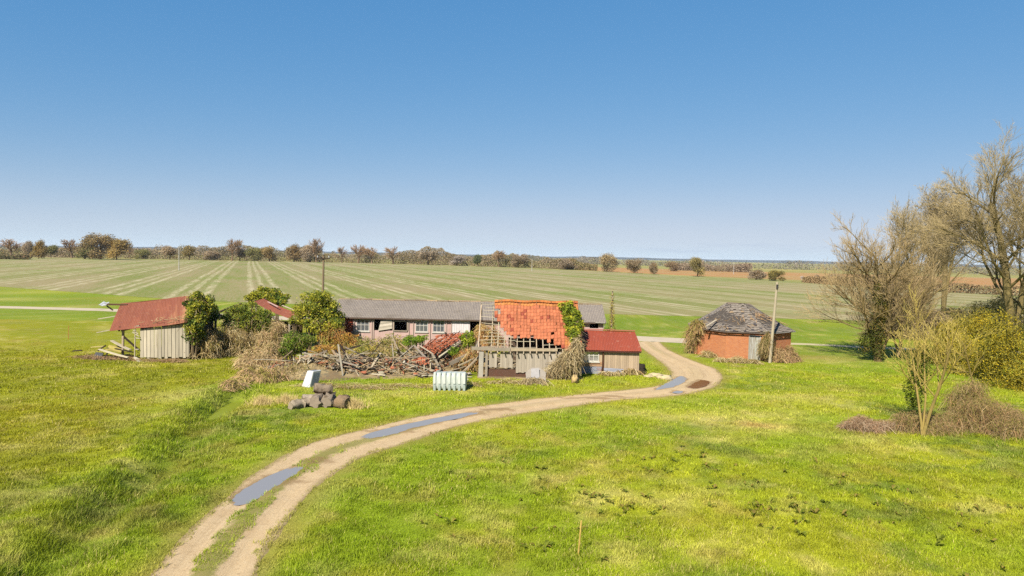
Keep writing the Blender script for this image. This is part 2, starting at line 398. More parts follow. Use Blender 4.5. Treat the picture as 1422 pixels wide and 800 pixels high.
def grass_col(x, y):
    n1 = fbm(x, y, 11, 31, 3); n2 = fbm(x, y, 3.2, 41, 3); n3 = fbm(x, y, .9, 51, 3); n4 = fbm(x, y, 5.5, 61, 3)
    c = mixn(np.broadcast_to(C_lush, np.shape(x) + (3,)), C_yel, sst(.3, .68, .5 * n1 + .5 * n2))
    c = mixn(c, C_dark, .9 * sst(.48, .72, n4) * sst(.3, .6, n3))
    dd, sg = poly_dist(x, y, ditch)
    left = sst(0.5, 6, np.where(sg > 0, dd, 0)) * (y < 75)
    c = mixn(c, C_olive, .62 * left)
    c = mixn(c, C_dark, .5 * np.exp(-(dd / 1.3) ** 2))
    far = sst(48, 62, y) * (1 - sst(100, 140, y)) * (1 - left * (y < 85))
    c = mixn(c, S(122, 142, 40, .92), .85 * far * (.45 + .8 * fbm(x, y, 6.0, 91, 3)))
    c = mixn(c, S(158, 148, 92), .85 * sst(130, 220, y))
    c = mixn(c, C_straw, .36 * sst(.55, .76, n2 * .6 + n3 * .4) + .15 * sst(.5, .7, n3))
    c = mixn(c, C_brown, .26 * sst(.58, .75, fbm(x, y, 1.4, 71, 3)))
    for (g, rx, ry, s_) in straw_g:
        q = ((x - g[0]) / rx) ** 2 + ((y - g[1]) / ry) ** 2
        c = mixn(c, C_straw, .8 * s_ * np.exp(-q) * (.3 + .9 * n3))
    for (g, rx, ry, s_) in bare_g:
        q = ((x - g[0]) / rx) ** 2 + ((y - g[1]) / ry) ** 2
        c = mixn(c, C_brown, .8 * s_ * np.exp(-q) * (.4 + .8 * n3))
    dt, _ = poly_dist(x, y, [tuple(p) for p in TL[::3]]); dt2, _ = poly_dist(x, y, [tuple(p) for p in TR[::3]]); dt = np.minimum(dt, dt2)
    c = mixn(c, S(160, 140, 76), .55 * np.exp(-(dt / .45) ** 2))
    return c

# ---- ground sheet
def axis(a, b, fine, far, g=1.22):
    c = list(np.arange(a, b + 1e-6, fine)); s_ = fine; q = b
    while q < far: s_ *= g; q += s_; c.append(q)
    s_ = fine; q = a; lo = []
    while q > -far: s_ *= g; q -= s_; lo.append(q)
    return np.array(lo[::-1] + c)
xs = axis(-46, 46, .36, 9000); ys = axis(10, 72, .36, 9000); 
gx, gy = np.meshgrid(xs, ys)
gz = H(gx, gy)
intr = pip(gx, gy, track_poly)
dtl, _ = poly_dist(gx, gy, [tuple(p) for p in TL[::2]]); dtr, _ = poly_dist(gx, gy, [tuple(p) for p in TR[::2]])
gz = np.where(intr, gz - .14 * sst(.2, .6, np.minimum(dtl, dtr)), gz)
gz = np.where(gy > 3000, gz, gz)
mb = MB(); nx, ny = len(xs), len(ys)
i = (np.arange(ny - 1)[:, None] * nx + np.arange(nx - 1)[None]).ravel()
mb.add(np.stack([gx, gy, gz], -1).reshape(-1, 3), np.stack([i, i + 1, i + nx + 1, i + nx], -1), grass_col(gx, gy).reshape(-1, 3) * 1.25)
def ground_mat():
    Mg, nt, out = new_mat('meadow_ground')
    v = coords(nt); c = col_attr(nt)
    n1 = noise(nt, v, 9.0, 5, .75); n2 = noise(nt, v, 1.3, 4, .65); n3 = noise(nt, v, .03, 3)
    k = math_(nt, 'ADD', math_(nt, 'ADD', math_(nt, 'MULTIPLY', n1, .75), math_(nt, 'MULTIPLY', n2, .5)), .4)
    cc = nt.nodes.new('ShaderNodeVectorMath'); cc.operation = 'SCALE'; nt.links.new(c, cc.inputs[0]); nt.links.new(k, cc.inputs['Scale'])
    base = mixc(nt, math_(nt, 'MULTIPLY', ramp(nt, n2, .55, .75), .35), cc.outputs[0], S(190, 178, 110))
    principled(nt, out, base, .95, .1, n1, .8, .06)
    return Mg
tag(mb.build('ground', ground_mat(), smooth=True), kind='structure')

def sheet(name, pts, z, mat, col=(1, 1, 1), kind='structure', sub=None):
    mb = MB(); P = np.array([(x, y, z) for x, y in pts]); mb.add(P, np.arange(len(P))[None], col)
    return tag(mb.build(name, mat), kind=kind)

# ---- striped crop field
VPD = np.array([-367 / 960.0, 1.0]); VPD /= np.linalg.norm(VPD)
def field_mat():
    Mf, nt, out = new_mat('striped_crop')
    ang = math.atan2(VPD[0], VPD[1])     # rows run along VPD
    pos = nt.nodes.new('ShaderNodeNewGeometry').outputs['Position']
    rotn = nt.nodes.new('ShaderNodeVectorRotate'); rotn.rotation_type = 'Z_AXIS'; rotn.inputs['Angle'].default_value = ang
    nt.links.new(pos, rotn.inputs['Vector'])
    sep = nt.nodes.new('ShaderNodeSeparateXYZ'); nt.links.new(rotn.outputs[0], sep.inputs[0])
    u = sep.outputs[0]
    def sc(v, s_):
        mp = nt.nodes.new('ShaderNodeMapping'); nt.links.new(v, mp.inputs[0]); mp.inputs['Scale'].default_value = s_; return mp.outputs[0]
    wob = noise(nt, sc(rotn.outputs[0], (.012, .004, 1)), 1.0, 2)
    u = math_(nt, 'ADD', u, math_(nt, 'MULTIPLY', wob, 3.0))
    P = 13.2
    uu = math_(nt, 'FRACT', math_(nt, 'DIVIDE', math_(nt, 'ADD', u, 1000 * P + FOFF), P))
    met = math_(nt, 'MULTIPLY', uu, P)         # 0..13.2 m within one bout
    def strip(c0, w):
        d = math_(nt, 'ABSOLUTE', math_(nt, 'SUBTRACT', met, c0))
        return math_(nt, 'SUBTRACT', 1.0, ramp(nt, d, w * .35, w * 1.1))
    s_ = math_(nt, 'MAXIMUM', math_(nt, 'MAXIMUM', strip(2.0, .95), strip(4.5, .85)), strip(7.2, 1.0))
    brk = noise(nt, sc(rotn.outputs[0], (.8, .09, 1)), 1.0, 6, .75)
    s_ = math_(nt, 'MULTIPLY', s_, ramp(nt, brk, .36, .66))
    big = noise(nt, sc(rotn.outputs[0], (.06, .010, 1)), 1.0, 4, .6)
    fine = noise(nt, sc(rotn.outputs[0], (3.0, .35, 1)), 1.0, 5, .75)
    rows = noise(nt, sc(rotn.outputs[0], (1.1, .03, 1)), 1.0, 3, .6)
    base = mixc(nt, ramp(nt, big, .35, .62), S(140, 150, 66), S(176, 160, 112))
    base = mixc(nt, math_(nt, 'MULTIPLY', ramp(nt, fine, .42, .66), .7), base, S(190, 170, 130))
    base = mixc(nt, math_(nt, 'MULTIPLY', ramp(nt, rows, .5, .7), .5), base, S(130, 148, 54))
    base = mixc(nt, math_(nt, 'MULTIPLY', s_, .85), base, S(226, 210, 168))
    big2 = noise(nt, sc(pos, (.02, .05, 1)), 1.0, 3)
    base = mixc(nt, math_(nt, 'MULTIPLY', ramp(nt, big2, .5, .75), .4), base, S(140, 160, 62))
    principled(nt, out, base, .95, .1, fine, .5, .05)
    return Mf
FOFF = 0.0
near_e = [at(-500, 400, 150), at(-150, 400, 142), at(0, 400, 134), at(70, 400, 126), at(150, 400, 118), at(260, 400, 108), at(850, 400, 99), at(1190, 400, 97), at(1600, 400, 95), at(2100, 400, 95)]
far_e = [at(2100, 400, 215), at(1600, 400, 230), at(1190, 400, 262), at(960, 400, 335), at(830, 400, 410), at(700, 400, 500), at(450, 400, 560), at(100, 400, 480), at(-150, 400, 430), at(-500, 400, 360)]
sheet('crop_field', [p[:2] for p in near_e + far_e], .012, field_mat())
# pale stubble field to the far left and ploughed orange-brown fields to the right
M['earth'] = plain('bare_earth', .15, .3, .95, .1, second=S(196, 168, 110), ssc=.02, sfac=(.4, .7))
sheet('stubble_field', [at(a, 400, b)[:2] for a, b in ((-400, 460), (100, 500), (112, 640), (-400, 600))], .02, M['earth'], S(196, 180, 132))
sheet('ploughed_field', [at(a, 400, b)[:2] for a, b in ((800, 450), (960, 352), (1150, 300), (1420, 262), (1900, 250), (1900, 420), (1160, 520), (980, 560), (800, 620))], .02, M['earth'], S(205, 152, 96))

# ---- lane behind the farm
def ribbon(name, pts, widths, z, mat, col, n=120):
    q = resample(pts, n); t = np.gradient(q, axis=0); t /= np.linalg.norm(t, axis=1)[:, None]
    s_ = np.stack([-t[:, 1], t[:, 0]], -1); w = np.interp(np.linspace(0, 1, n), np.linspace(0, 1, len(widths)), widths) / 2
    w = w * (1 + .25 * (fbm(q[:, 0], q[:, 1], 2.0, 5) - .5))
    mb = MB(); K = np.linspace(-1, 1, 7)
    V = np.concatenate([np.concatenate([q + s_ * (w * k)[:, None], np.full((n, 1), z)], 1) for k in K])
    F_ = []
    for a in range(6):
        i = np.arange(n - 1) + a * n; F_.append(np.stack([i, i + n, i + n + 1, i + 1], -1))
    mb.add(V, np.concatenate(F_)[:, ::-1], col); return tag(mb.build(name, mat), kind='structure')
M['lane'] = plain('lane_surface', 1.5, .25, .9, .2, second=S(176, 166, 128), ssc=.5, sfac=(.55, .75))
ribbon('lane', [gp(-260, 421)[:2], gp(0, 426.5)[:2], gp(150, 430.5)[:2], gp(480, 446)[:2], gp(780, 464)[:2], gp(880, 470)[:2], gp(955, 473.5)[:2]], [3.2, 3.2, 3.4, 4, 4.4, 4.4], .010, M['lane'], S(226, 206, 174))
ribbon('lane_path', [gp(950, 473.3)[:2], gp(1030, 475.5)[:2], gp(1120, 478)[:2], gp(1195, 482)[:2], gp(1300, 486)[:2], gp(1500, 492)[:2]], [2.4, 1.6, 1.4, 1.5, 1.8], .008, M['lane'], S(220, 202, 156))

# ---- farm track
def track_mat():
    Mt, nt, out = new_mat('track_gravel')
    v = coords(nt); a = nt.nodes.new('ShaderNodeAttribute'); a.attribute_name = 'wuv'
    sep = nt.nodes.new('ShaderNodeSeparateXYZ'); nt.links.new(a.outputs['Vector'], sep.inputs[0])
    u = sep.outputs[0]; mid = sep.outputs[2]
    n1 = noise(nt, v, 26, 6, .8); n2 = noise(nt, v, 2.2, 5, .7); n3 = noise(nt, v, .5, 3); st = noise(nt, v, 11.0, 2, .5)
    c = mixc(nt, ramp(nt, n1, .3, .75), S(216, 180, 132), S(255, 228, 182))
    c = mixc(nt, math_(nt, 'MULTIPLY', ramp(nt, n2, .4, .7), .5), c, S(232, 198, 148))
    c = mixc(nt, math_(nt, 'MULTIPLY', ramp(nt, st, .68, .78), .5), c, S(250, 238, 214))
    st2 = noise(nt, v, 7.0, 3, .6)
    c = mixc(nt, math_(nt, 'MULTIPLY', ramp(nt, st2, .55, .7), .5), c, S(176, 146, 106))
    lw = nt.nodes.new('ShaderNodeMapping'); nt.links.new(a.outputs['Vector'], lw.inputs[0]); lw.inputs['Scale'].default_value = (26, 9, 0)
    c = mixc(nt, math_(nt, 'MULTIPLY', ramp(nt, noise(nt, lw.outputs[0], 1.0, 4, .65), .5, .68), .38), c, S(182, 152, 112))
    # soft earth towards the edge and on the crown between the wheel lines
    d = math_(nt, 'ABSOLUTE', math_(nt, 'SUBTRACT', u, .5))
    e = math_(nt, 'ADD', d, math_(nt, 'MULTIPLY', math_(nt, 'SUBTRACT', n2, .5), .16))
    ed = ramp(nt, e, .40, .5)
    c = mixc(nt, math_(nt, 'MULTIPLY', ed, .8), c, S(158, 138, 84))
    cm = math_(nt, 'ADD', d, math_(nt, 'MULTIPLY', math_(nt, 'SUBTRACT', n2, .5), .22))
    cm = math_(nt, 'SUBTRACT', 1.0, ramp(nt, cm, .06, .16))
    c = mixc(nt, math_(nt, 'MULTIPLY', math_(nt, 'MULTIPLY', cm, mid), .85), c, S(146, 142, 58))
    c = mixc(nt, math_(nt, 'MULTIPLY', ramp(nt, noise(nt, v, .9, 4, .7), .45, .7), .45), c, S(206, 170, 122))
    wt = nt.nodes.new('ShaderNodeAttribute'); wt.attribute_name = 'Col'
    sw = nt.nodes.new('ShaderNodeSeparateColor'); nt.links.new(wt.outputs['Color'], sw.inputs[0])
    wf = ramp(nt, math_(nt, 'ADD', sw.outputs[0], math_(nt, 'MULTIPLY', math_(nt, 'SUBTRACT', n2, .5), 1.6)), .35, .8)
    c = mixc(nt, math_(nt, 'MULTIPLY', wf, .65), c, S(160, 126, 84))
    principled(nt, out, c, .92, .2, n1, .7, .03)
    return Mt
mb = MB(); NU = 41
tpath = np.linspace(0, 1, NT)
# how grassy the crown is: strong near the camera, fading on the bend
midw = np.interp(tpath, [0, .22, .30, .36, .5, .72, .78, .9, 1], [1, 1, .65, .25, .05, .1, .0, .35, .2])
wet_g = [(gp(440, 640)[:2], .8, .6), (gp(690, 569)[:2], 1.2, .5), (gp(820, 553)[:2], 2.6, .3), (gp(855, 551)[:2], 1.6, .25), (gp(970, 533)[:2], .9, .7), (gp(385, 668)[:2], 1.2, .6), (gp(660, 574)[:2], 1.0, .5), (gp(540, 599)[:2], 1.5, .4)]
for k in range(NU):
    u = k / (NU - 1); P = TL * (1 - u) + TR * u
    t = np.gradient(P, axis=0); t /= np.linalg.norm(t, axis=1)[:, None]; s_ = np.stack([-t[:, 1], t[:, 0]], -1)
    edge = (1 if u in (0.0,) else (-1 if u == 1.0 else 0))
    if edge: P = P + s_ * (.05 + .5 * (fbm(P[:, 0], P[:, 1], 1.1, 88 + edge, 3) - .5))[:, None] * edge
    crown = .03 * math.exp(-((u - .5) / .12) ** 2) - .03 * math.exp(-((u - .25) / .1) ** 2) - .03 * math.exp(-((u - .75) / .1) ** 2)
    z = H(P[:, 0], P[:, 1]) + .012 + crown * (0 < u < 1) + .03 * (fbm(P[:, 0], P[:, 1], .8, 14) - .5)
    if edge: z = z - .03
    for nm, pts, kk in puddles:
        gq = np.array(G2(pts)); cq = gq.mean(0); gq = cq + (gq - cq) * 1.0; z = np.where(pip(P[:, 0] + .25 * (fbm(P[:, 0], P[:, 1], .9, 45, 3) - .5), P[:, 1] + .35 * (fbm(P[:, 0], P[:, 1], .9, 46, 3) - .5), [tuple(q) for q in gq]), z - .075, z)
    wet = np.zeros(NT)
    for g, rx, ry in wet_g:
        wet = np.maximum(wet, np.exp(-((P[:, 0] - g[0]) / rx) ** 2 - ((P[:, 1] - g[1]) / ry) ** 2))
    for nm, pts, kk in puddles[:5]:
        gq = np.array(G2(pts)); dpd, _ = poly_dist(P[:, 0], P[:, 1], [tuple(q) for q in gq] + [tuple(gq[0])]); wet = np.maximum(wet, .8 * np.exp(-(dpd / .28) ** 2))
    mb.add(np.column_stack([P, z]), np.zeros((0, 4), int), np.column_stack([wet, wet, wet]), np.column_stack([np.full(NT, u), tpath, midw]))
Fq = []
for k in range(NU - 1):
    i = np.arange(NT - 1) + k * NT; Fq.append(np.stack([i, i + NT, i + NT + 1, i + 1], -1))
mb.f.append(np.concatenate(Fq))
tag(mb.build('farm_track', track_mat(), smooth=True), kind='structure')

def water_mat(name, col, mixf, rough=.06):
    Mw, nt, out = new_mat(name)
    d = nt.nodes.new('ShaderNodeBsdfDiffuse'); d.inputs['Color'].default_value = (*col, 1)
    g = nt.nodes.new('ShaderNodeBsdfGlossy'); g.inputs['Roughness'].default_value = rough; g.inputs['Color'].default_value = (.9, .9, .95, 1)
    b = nt.nodes.new('ShaderNodeBump'); b.inputs['Strength'].default_value = .12; b.inputs['Distance'].default_value = .01
    nt.links.new(noise(nt, coords(nt), 6.0, 2), b.inputs['Height']); nt.links.new(b.outputs[0], g.inputs['Normal'])
    mx = nt.nodes.new('ShaderNodeMixShader'); mx.inputs[0].default_value = mixf
    nt.links.new(d.outputs[0], mx.inputs[1]); nt.links.new(g.outputs[0], mx.inputs[2]); nt.links.new(mx.outputs[0], out.inputs['Surface'])
    return Mw
WM = [water_mat('puddle_water', S(186, 172, 152), .36, .05), water_mat('muddy_water', S(140, 98, 62), .12, .1), water_mat('edge_water', S(130, 130, 110), .5)]
plab = ['long narrow puddle along the middle of the sandy track', 'puddle in the left wheel rut at the near bend', 'blue puddle across the track beside the red roofed shed', 'brown muddy puddle on the outside of the far bend', 'tiny puddle on the lower edge of the far bend', 'thin puddle in the grass verge inside the near bend']
for (nm, pts, k), lb in zip(puddles, plab):
    g = np.array(G2(pts)); n = len(g)
    t = np.arange(n * 8) / 8.0
    sm = np.stack([np.interp(t, np.arange(n + 1), np.append(g[:, i], g[0, i])) for i in (0, 1)], -1)
    for _ in range(5): sm = (np.roll(sm, 1, 0) + 2 * sm + np.roll(sm, -1, 0)) / 4
    c = sm.mean(0); dv = sm - c
    sm = c + dv * 1.12
    zz = float(np.mean(H(sm[:, 0], sm[:, 1]))) - .004
    mb = MB(); V = np.column_stack([sm, np.full(len(sm), zz)]); mb.add(V, np.arange(len(V))[None], (1, 1, 1))
    o = mb.build(nm, WM[k]); tag(o, kind='structure'); o['label'] = lb
pa, pb_ = np.array(gp(334, 543)[:2]), np.array(gp(284, 574)[:2]); pd = (pb_ - pa) / np.linalg.norm(pb_ - pa); pn = np.array([-pd[1], pd[0]])
g = [tuple(pa - pd + pn * 1.4), tuple(pa - pd + pn * -1.4), tuple(pb_ + pd * 2.0 + pn * -1.4), tuple(pb_ + pd * 2.0 + pn * 1.4)]
o = sheet('ditch_water', g, -.46, water_mat('algae_water', S(150, 158, 50), .06, .25))
# ------------------------------------------------------------------ grass blades
foot = []     # footprints kept free of grass
def free(x0, x1, y0, y1): foot.append((x0, x1, y0, y1))
FX0, FY0, FS = -56.0, 10.0, .12
_cx, _cy = np.meshgrid(FX0 + FS * np.arange(934), FY0 + FS * np.arange(460))
_F = {}
def fields():
    if _F: return
    _F['it'] = pip(_cx, _cy, track_poly)
    _F['d1'] = poly_dist(_cx, _cy, [tuple(p) for p in TL[::3]])[0]; _F['d2'] = poly_dist(_cx, _cy, [tuple(p) for p in TR[::3]])[0]
    _F['dc'] = poly_dist(_cx, _cy, [tuple(p) for p in TC[::3]])[0]; _F['dd'] = poly_dist(_cx, _cy, ditch)[0]
    _F['z'] = H(_cx, _cy); _F['c'] = grass_col(_cx, _cy)
    bl = np.zeros(_cx.shape, bool)
    for nm, pts, k in puddles: bl |= pip(_cx, _cy, G2(pts))
    bl |= pip(_cx, _cy, g) & (_F['z'] < -.45)
    for fx0, fx1, fy0, fy1 in foot: bl |= ((_cx > fx0) & (_cx < fx1) & (_cy > fy0) & (_cy < fy1))
    _F['bl'] = bl
def look(k, x, y):
    i = np.clip(np.round((x - FX0) / FS).astype(int), 0, 933); j = np.clip(np.round((y - FY0) / FS).astype(int), 0, 459); return _F[k][j, i]
def look_lin(k, x, y):
    fx = np.clip((x - FX0) / FS, 0, 932.99); fy = np.clip((y - FY0) / FS, 0, 458.99); i = fx.astype(int); j = fy.astype(int); fx -= i; fy -= j; A = _F[k]
    return (A[j, i] * (1 - fx) + A[j, i + 1] * fx) * (1 - fy) + (A[j + 1, i] * (1 - fx) + A[j + 1, i + 1] * fx) * fy
def grass(name, y0, y1, dens, hgt, wid, seed):
    fields()
    rs = np.random.RandomState(seed)
    n = int(dens * .78 * (y1 * y1 - y0 * y0) + dens * 4 * (y1 - y0))
    y = np.sqrt(rs.uniform(y0 * y0, y1 * y1, n)); x = rs.uniform(-1, 1, n) * (.78 * y + 2.5)
    clump = fbm(x, y, .55, 101, 2); big = fbm(x, y, 2.6, 111, 3)
    keep = rs.rand(n) < .25 + 1.25 * sst(.25, .65, clump * .6 + big * .4)
    dd, it, d1, d2, dc = (look(k, x, y) for k in ('dd', 'it', 'd1', 'd2', 'dc')); de = np.minimum(d1, d2)
    crown = it & (dc < .42 * (.2 + 1.4 * fbm(x, y, .7, 77, 2))) & (y < 31) & (rs.rand(n) < .8 * (1 - sst(26, 31, y)))
    keep &= (~it) | ((de < .62 * fbm(x, y, .6, 78, 3) ** 1.5) & (rs.rand(n) < .65)) | crown
    keep &= ~((~it) & (de < .3) & (rs.rand(n) < .6 - de * 1.5))
    keep &= ~((de < 0.9) & (d2 < d1) & (~it) & (y < 36) & (rs.rand(n) < .45))
    keep &= ~look('bl', x, y); keep &= rs.rand(n) > sst(46, 62, y)
    x, y, clump, big, dd, de, it = (a[keep] for a in (x, y, clump, big, dd, de, it)); n = len(x)
    h = hgt * (.55 + .6 * rs.rand(n)) * (.62 + .7 * sst(.3, .75, clump) * (.4 + big)) * (1 - .7 * sst(48, 62, y))
    h *= 1 + .8 * np.exp(-((dd - .9) / .8) ** 2)
    h *= np.where(it, .72, .55 + .45 * np.clip(de / .8, 0, 1))
    a = rs.uniform(0, 2 * np.pi, n); lean = rs.uniform(.15, 1.1, n) * h
    wa = a + rs.normal(0, .5, n) + np.pi / 2
    z = look_lin('z', x, y) - .01
    b = np.stack([x, y, z], -1); w = wid * (.6 + .8 * rs.rand(n))
    sd = np.stack([np.cos(wa) * w / 2, np.sin(wa) * w / 2, 0 * w], -1)
    md = b + np.stack([np.cos(a) * lean * .35, np.sin(a) * lean * .35, h * .6], -1)
    tp = b + np.stack([np.cos(a) * lean, np.sin(a) * lean, h * (1 - .12 * rs.rand(n))], -1)
    V = np.stack([b - sd, b + sd, md + sd * .8, tp, md - sd * .8], 1).reshape(-1, 3)
    c = look('c', x, y) * ((.72 + .56 * rs.rand(n)) * (.72 + .56 * fbm(x, y, .45, 151, 2)) * (.82 + .36 * fbm(x, y, 1.6, 161, 2)))[:, None]
    dry = rs.rand(n) < .02 + .07 * sst(.5, .7, fbm(x, y, 2.2, 131, 3))
    c[dry] = C_straw * (.7 + .5 * rs.rand(dry.sum()))[:, None]
    i = np.arange(n)[:, None] * 5
    mb = MB(); mb.add(V, i + np.array([[0, 1, 2, 4]]), np.repeat(c * 1.12, 5, 0)); mb.f.append(i + np.array([[4, 2, 3]]))
    return tag(mb.build(name, M['grass']), 'green meadow grass with straw tufts around the farm track', 'grass', kind='stuff')
M['grass'] = leafmat('grass_blades', .35, .6, False, .15, 1.7)
# ------------------------------------------------------------------ buildings
def wall_panel(mb, x0, x1, z0, z1, y0, y1, openings, col):
    """a straight wall along X with rectangular openings (ox0, ox1, oz0, oz1)"""
    ops = sorted(openings); x = x0
    for a, b, c, d in ops:
        if a > x: box(mb, x, a, y0, y1, z0, z1, col)
        if c > z0: box(mb, a, b, y0, y1, z0, c, col)
        if d < z1: box(mb, a, b, y0, y1, d, z1, col)
        x = b
    if x < x1: box(mb, x, x1, y0, y1, z0, z1, col)
def boards(mb, p, q, z0, z1, w, col, thick=.03, var=.25, gap=.012, miss=(), ragged=.08, lean=.0, rs=None):
    """vertical boards between two ground points; z0/z1 may be functions of 0..1"""
    rs = rs or rnd
    p = np.array(p[:2], float); q = np.array(q[:2], float); L = np.linalg.norm(q - p); d = (q - p) / L; nrm = np.array([d[1], -d[0]])
    x = 0
    while x < L - .02:
        ww = min(w * rs.uniform(.8, 1.2), L - x); t = (x + ww / 2) / L
        if not any(a <= t <= b for a, b in miss):
            a = z0(t) if callable(z0) else z0; b = z1(t) if callable(z1) else z1
            a += rs.uniform(0, ragged); b -= rs.uniform(0, ragged) * .5
            c = np.asarray(col) * rs.uniform(1 - var, 1 + var); o = rs.uniform(-.008, .008)
            V = []
            for zz, sh in ((a, 0), (b, rs.uniform(-1, 1) * .005 + lean)):
                for e, f in ((x + gap, 0), (x + ww, 0), (x + ww, thick), (x + gap, thick)):
                    g_ = p + d * (e + sh) + nrm * (o + f - thick); V.append((g_[0], g_[1], zz))
            mb.add(V, BF[:, ::-1], np.clip(c, 0, 1))
        x += ww
def window(parent, x0, x1, z0, z1, y, cols, rows, fcol, pane_seed=0, label=None, miss=()):
    fr = MB(); t = .06
    box(fr, x0, x0 + t, y - .05, y + .05, z0, z1, fcol); box(fr, x1 - t, x1, y - .05, y + .05, z0, z1, fcol)
    box(fr, x0 + t, x1 - t, y - .05, y + .05, z1 - t, z1, fcol); box(fr, x0 - .06, x1 + .06, y - .11, y + .05, z0 - .07, z0, fcol)
    box(fr, x0 + t, x1 - t, y - .05, y + .05, z0 + .002, z0 + t, fcol)
    w = x1 - x0 - 2 * t; h = z1 - z0 - 2 * t
    for i in range(1, cols): xc = x0 + t + w * i / cols; box(fr, xc - .02, xc + .02, y - .03, y + .03, z0 + t, z1 - t, fcol)
    for j in range(1, rows):
        zc = z0 + t + h * j / rows
        for i in range(cols):
            box(fr, x0 + t + w * i / cols + (.02 if i else 0), x0 + t + w * (i + 1) / cols - (.02 if i < cols - 1 else 0), y - .028, y + .028, zc - .02, zc + .02, fcol)
    f = fr.build('window', M['paint'], parent)
    if label: f['label'] = label
    pn = MB(); rs = random.Random(pane_seed)
    for i in range(cols):
        for j in range(rows):
            if (i, j) in miss: continue
            a0 = x0 + t + w * i / cols; b0 = z0 + t + h * j / rows
            o1, o2 = rs.uniform(-.006, .006), rs.uniform(-.006, .006)
            V = [(a0, y + o1, b0), (a0 + w / cols, y + o2, b0), (a0 + w / cols, y + o2, b0 + h / rows), (a0, y + o1, b0 + h / rows)]
            pn.add(V, np.array([[0, 1, 2, 3]]))
    o = pn.build('pane', M['glass'], parent); o.parent = f; o.location = (0, 0, 0)
    f.location = (0, 0, 0)
    return f
C_wood = S(198, 178, 146); C_grey = S(174, 160, 138); C_dark_t = S(84, 70, 56, .8); C_pale = S(212, 198, 168)

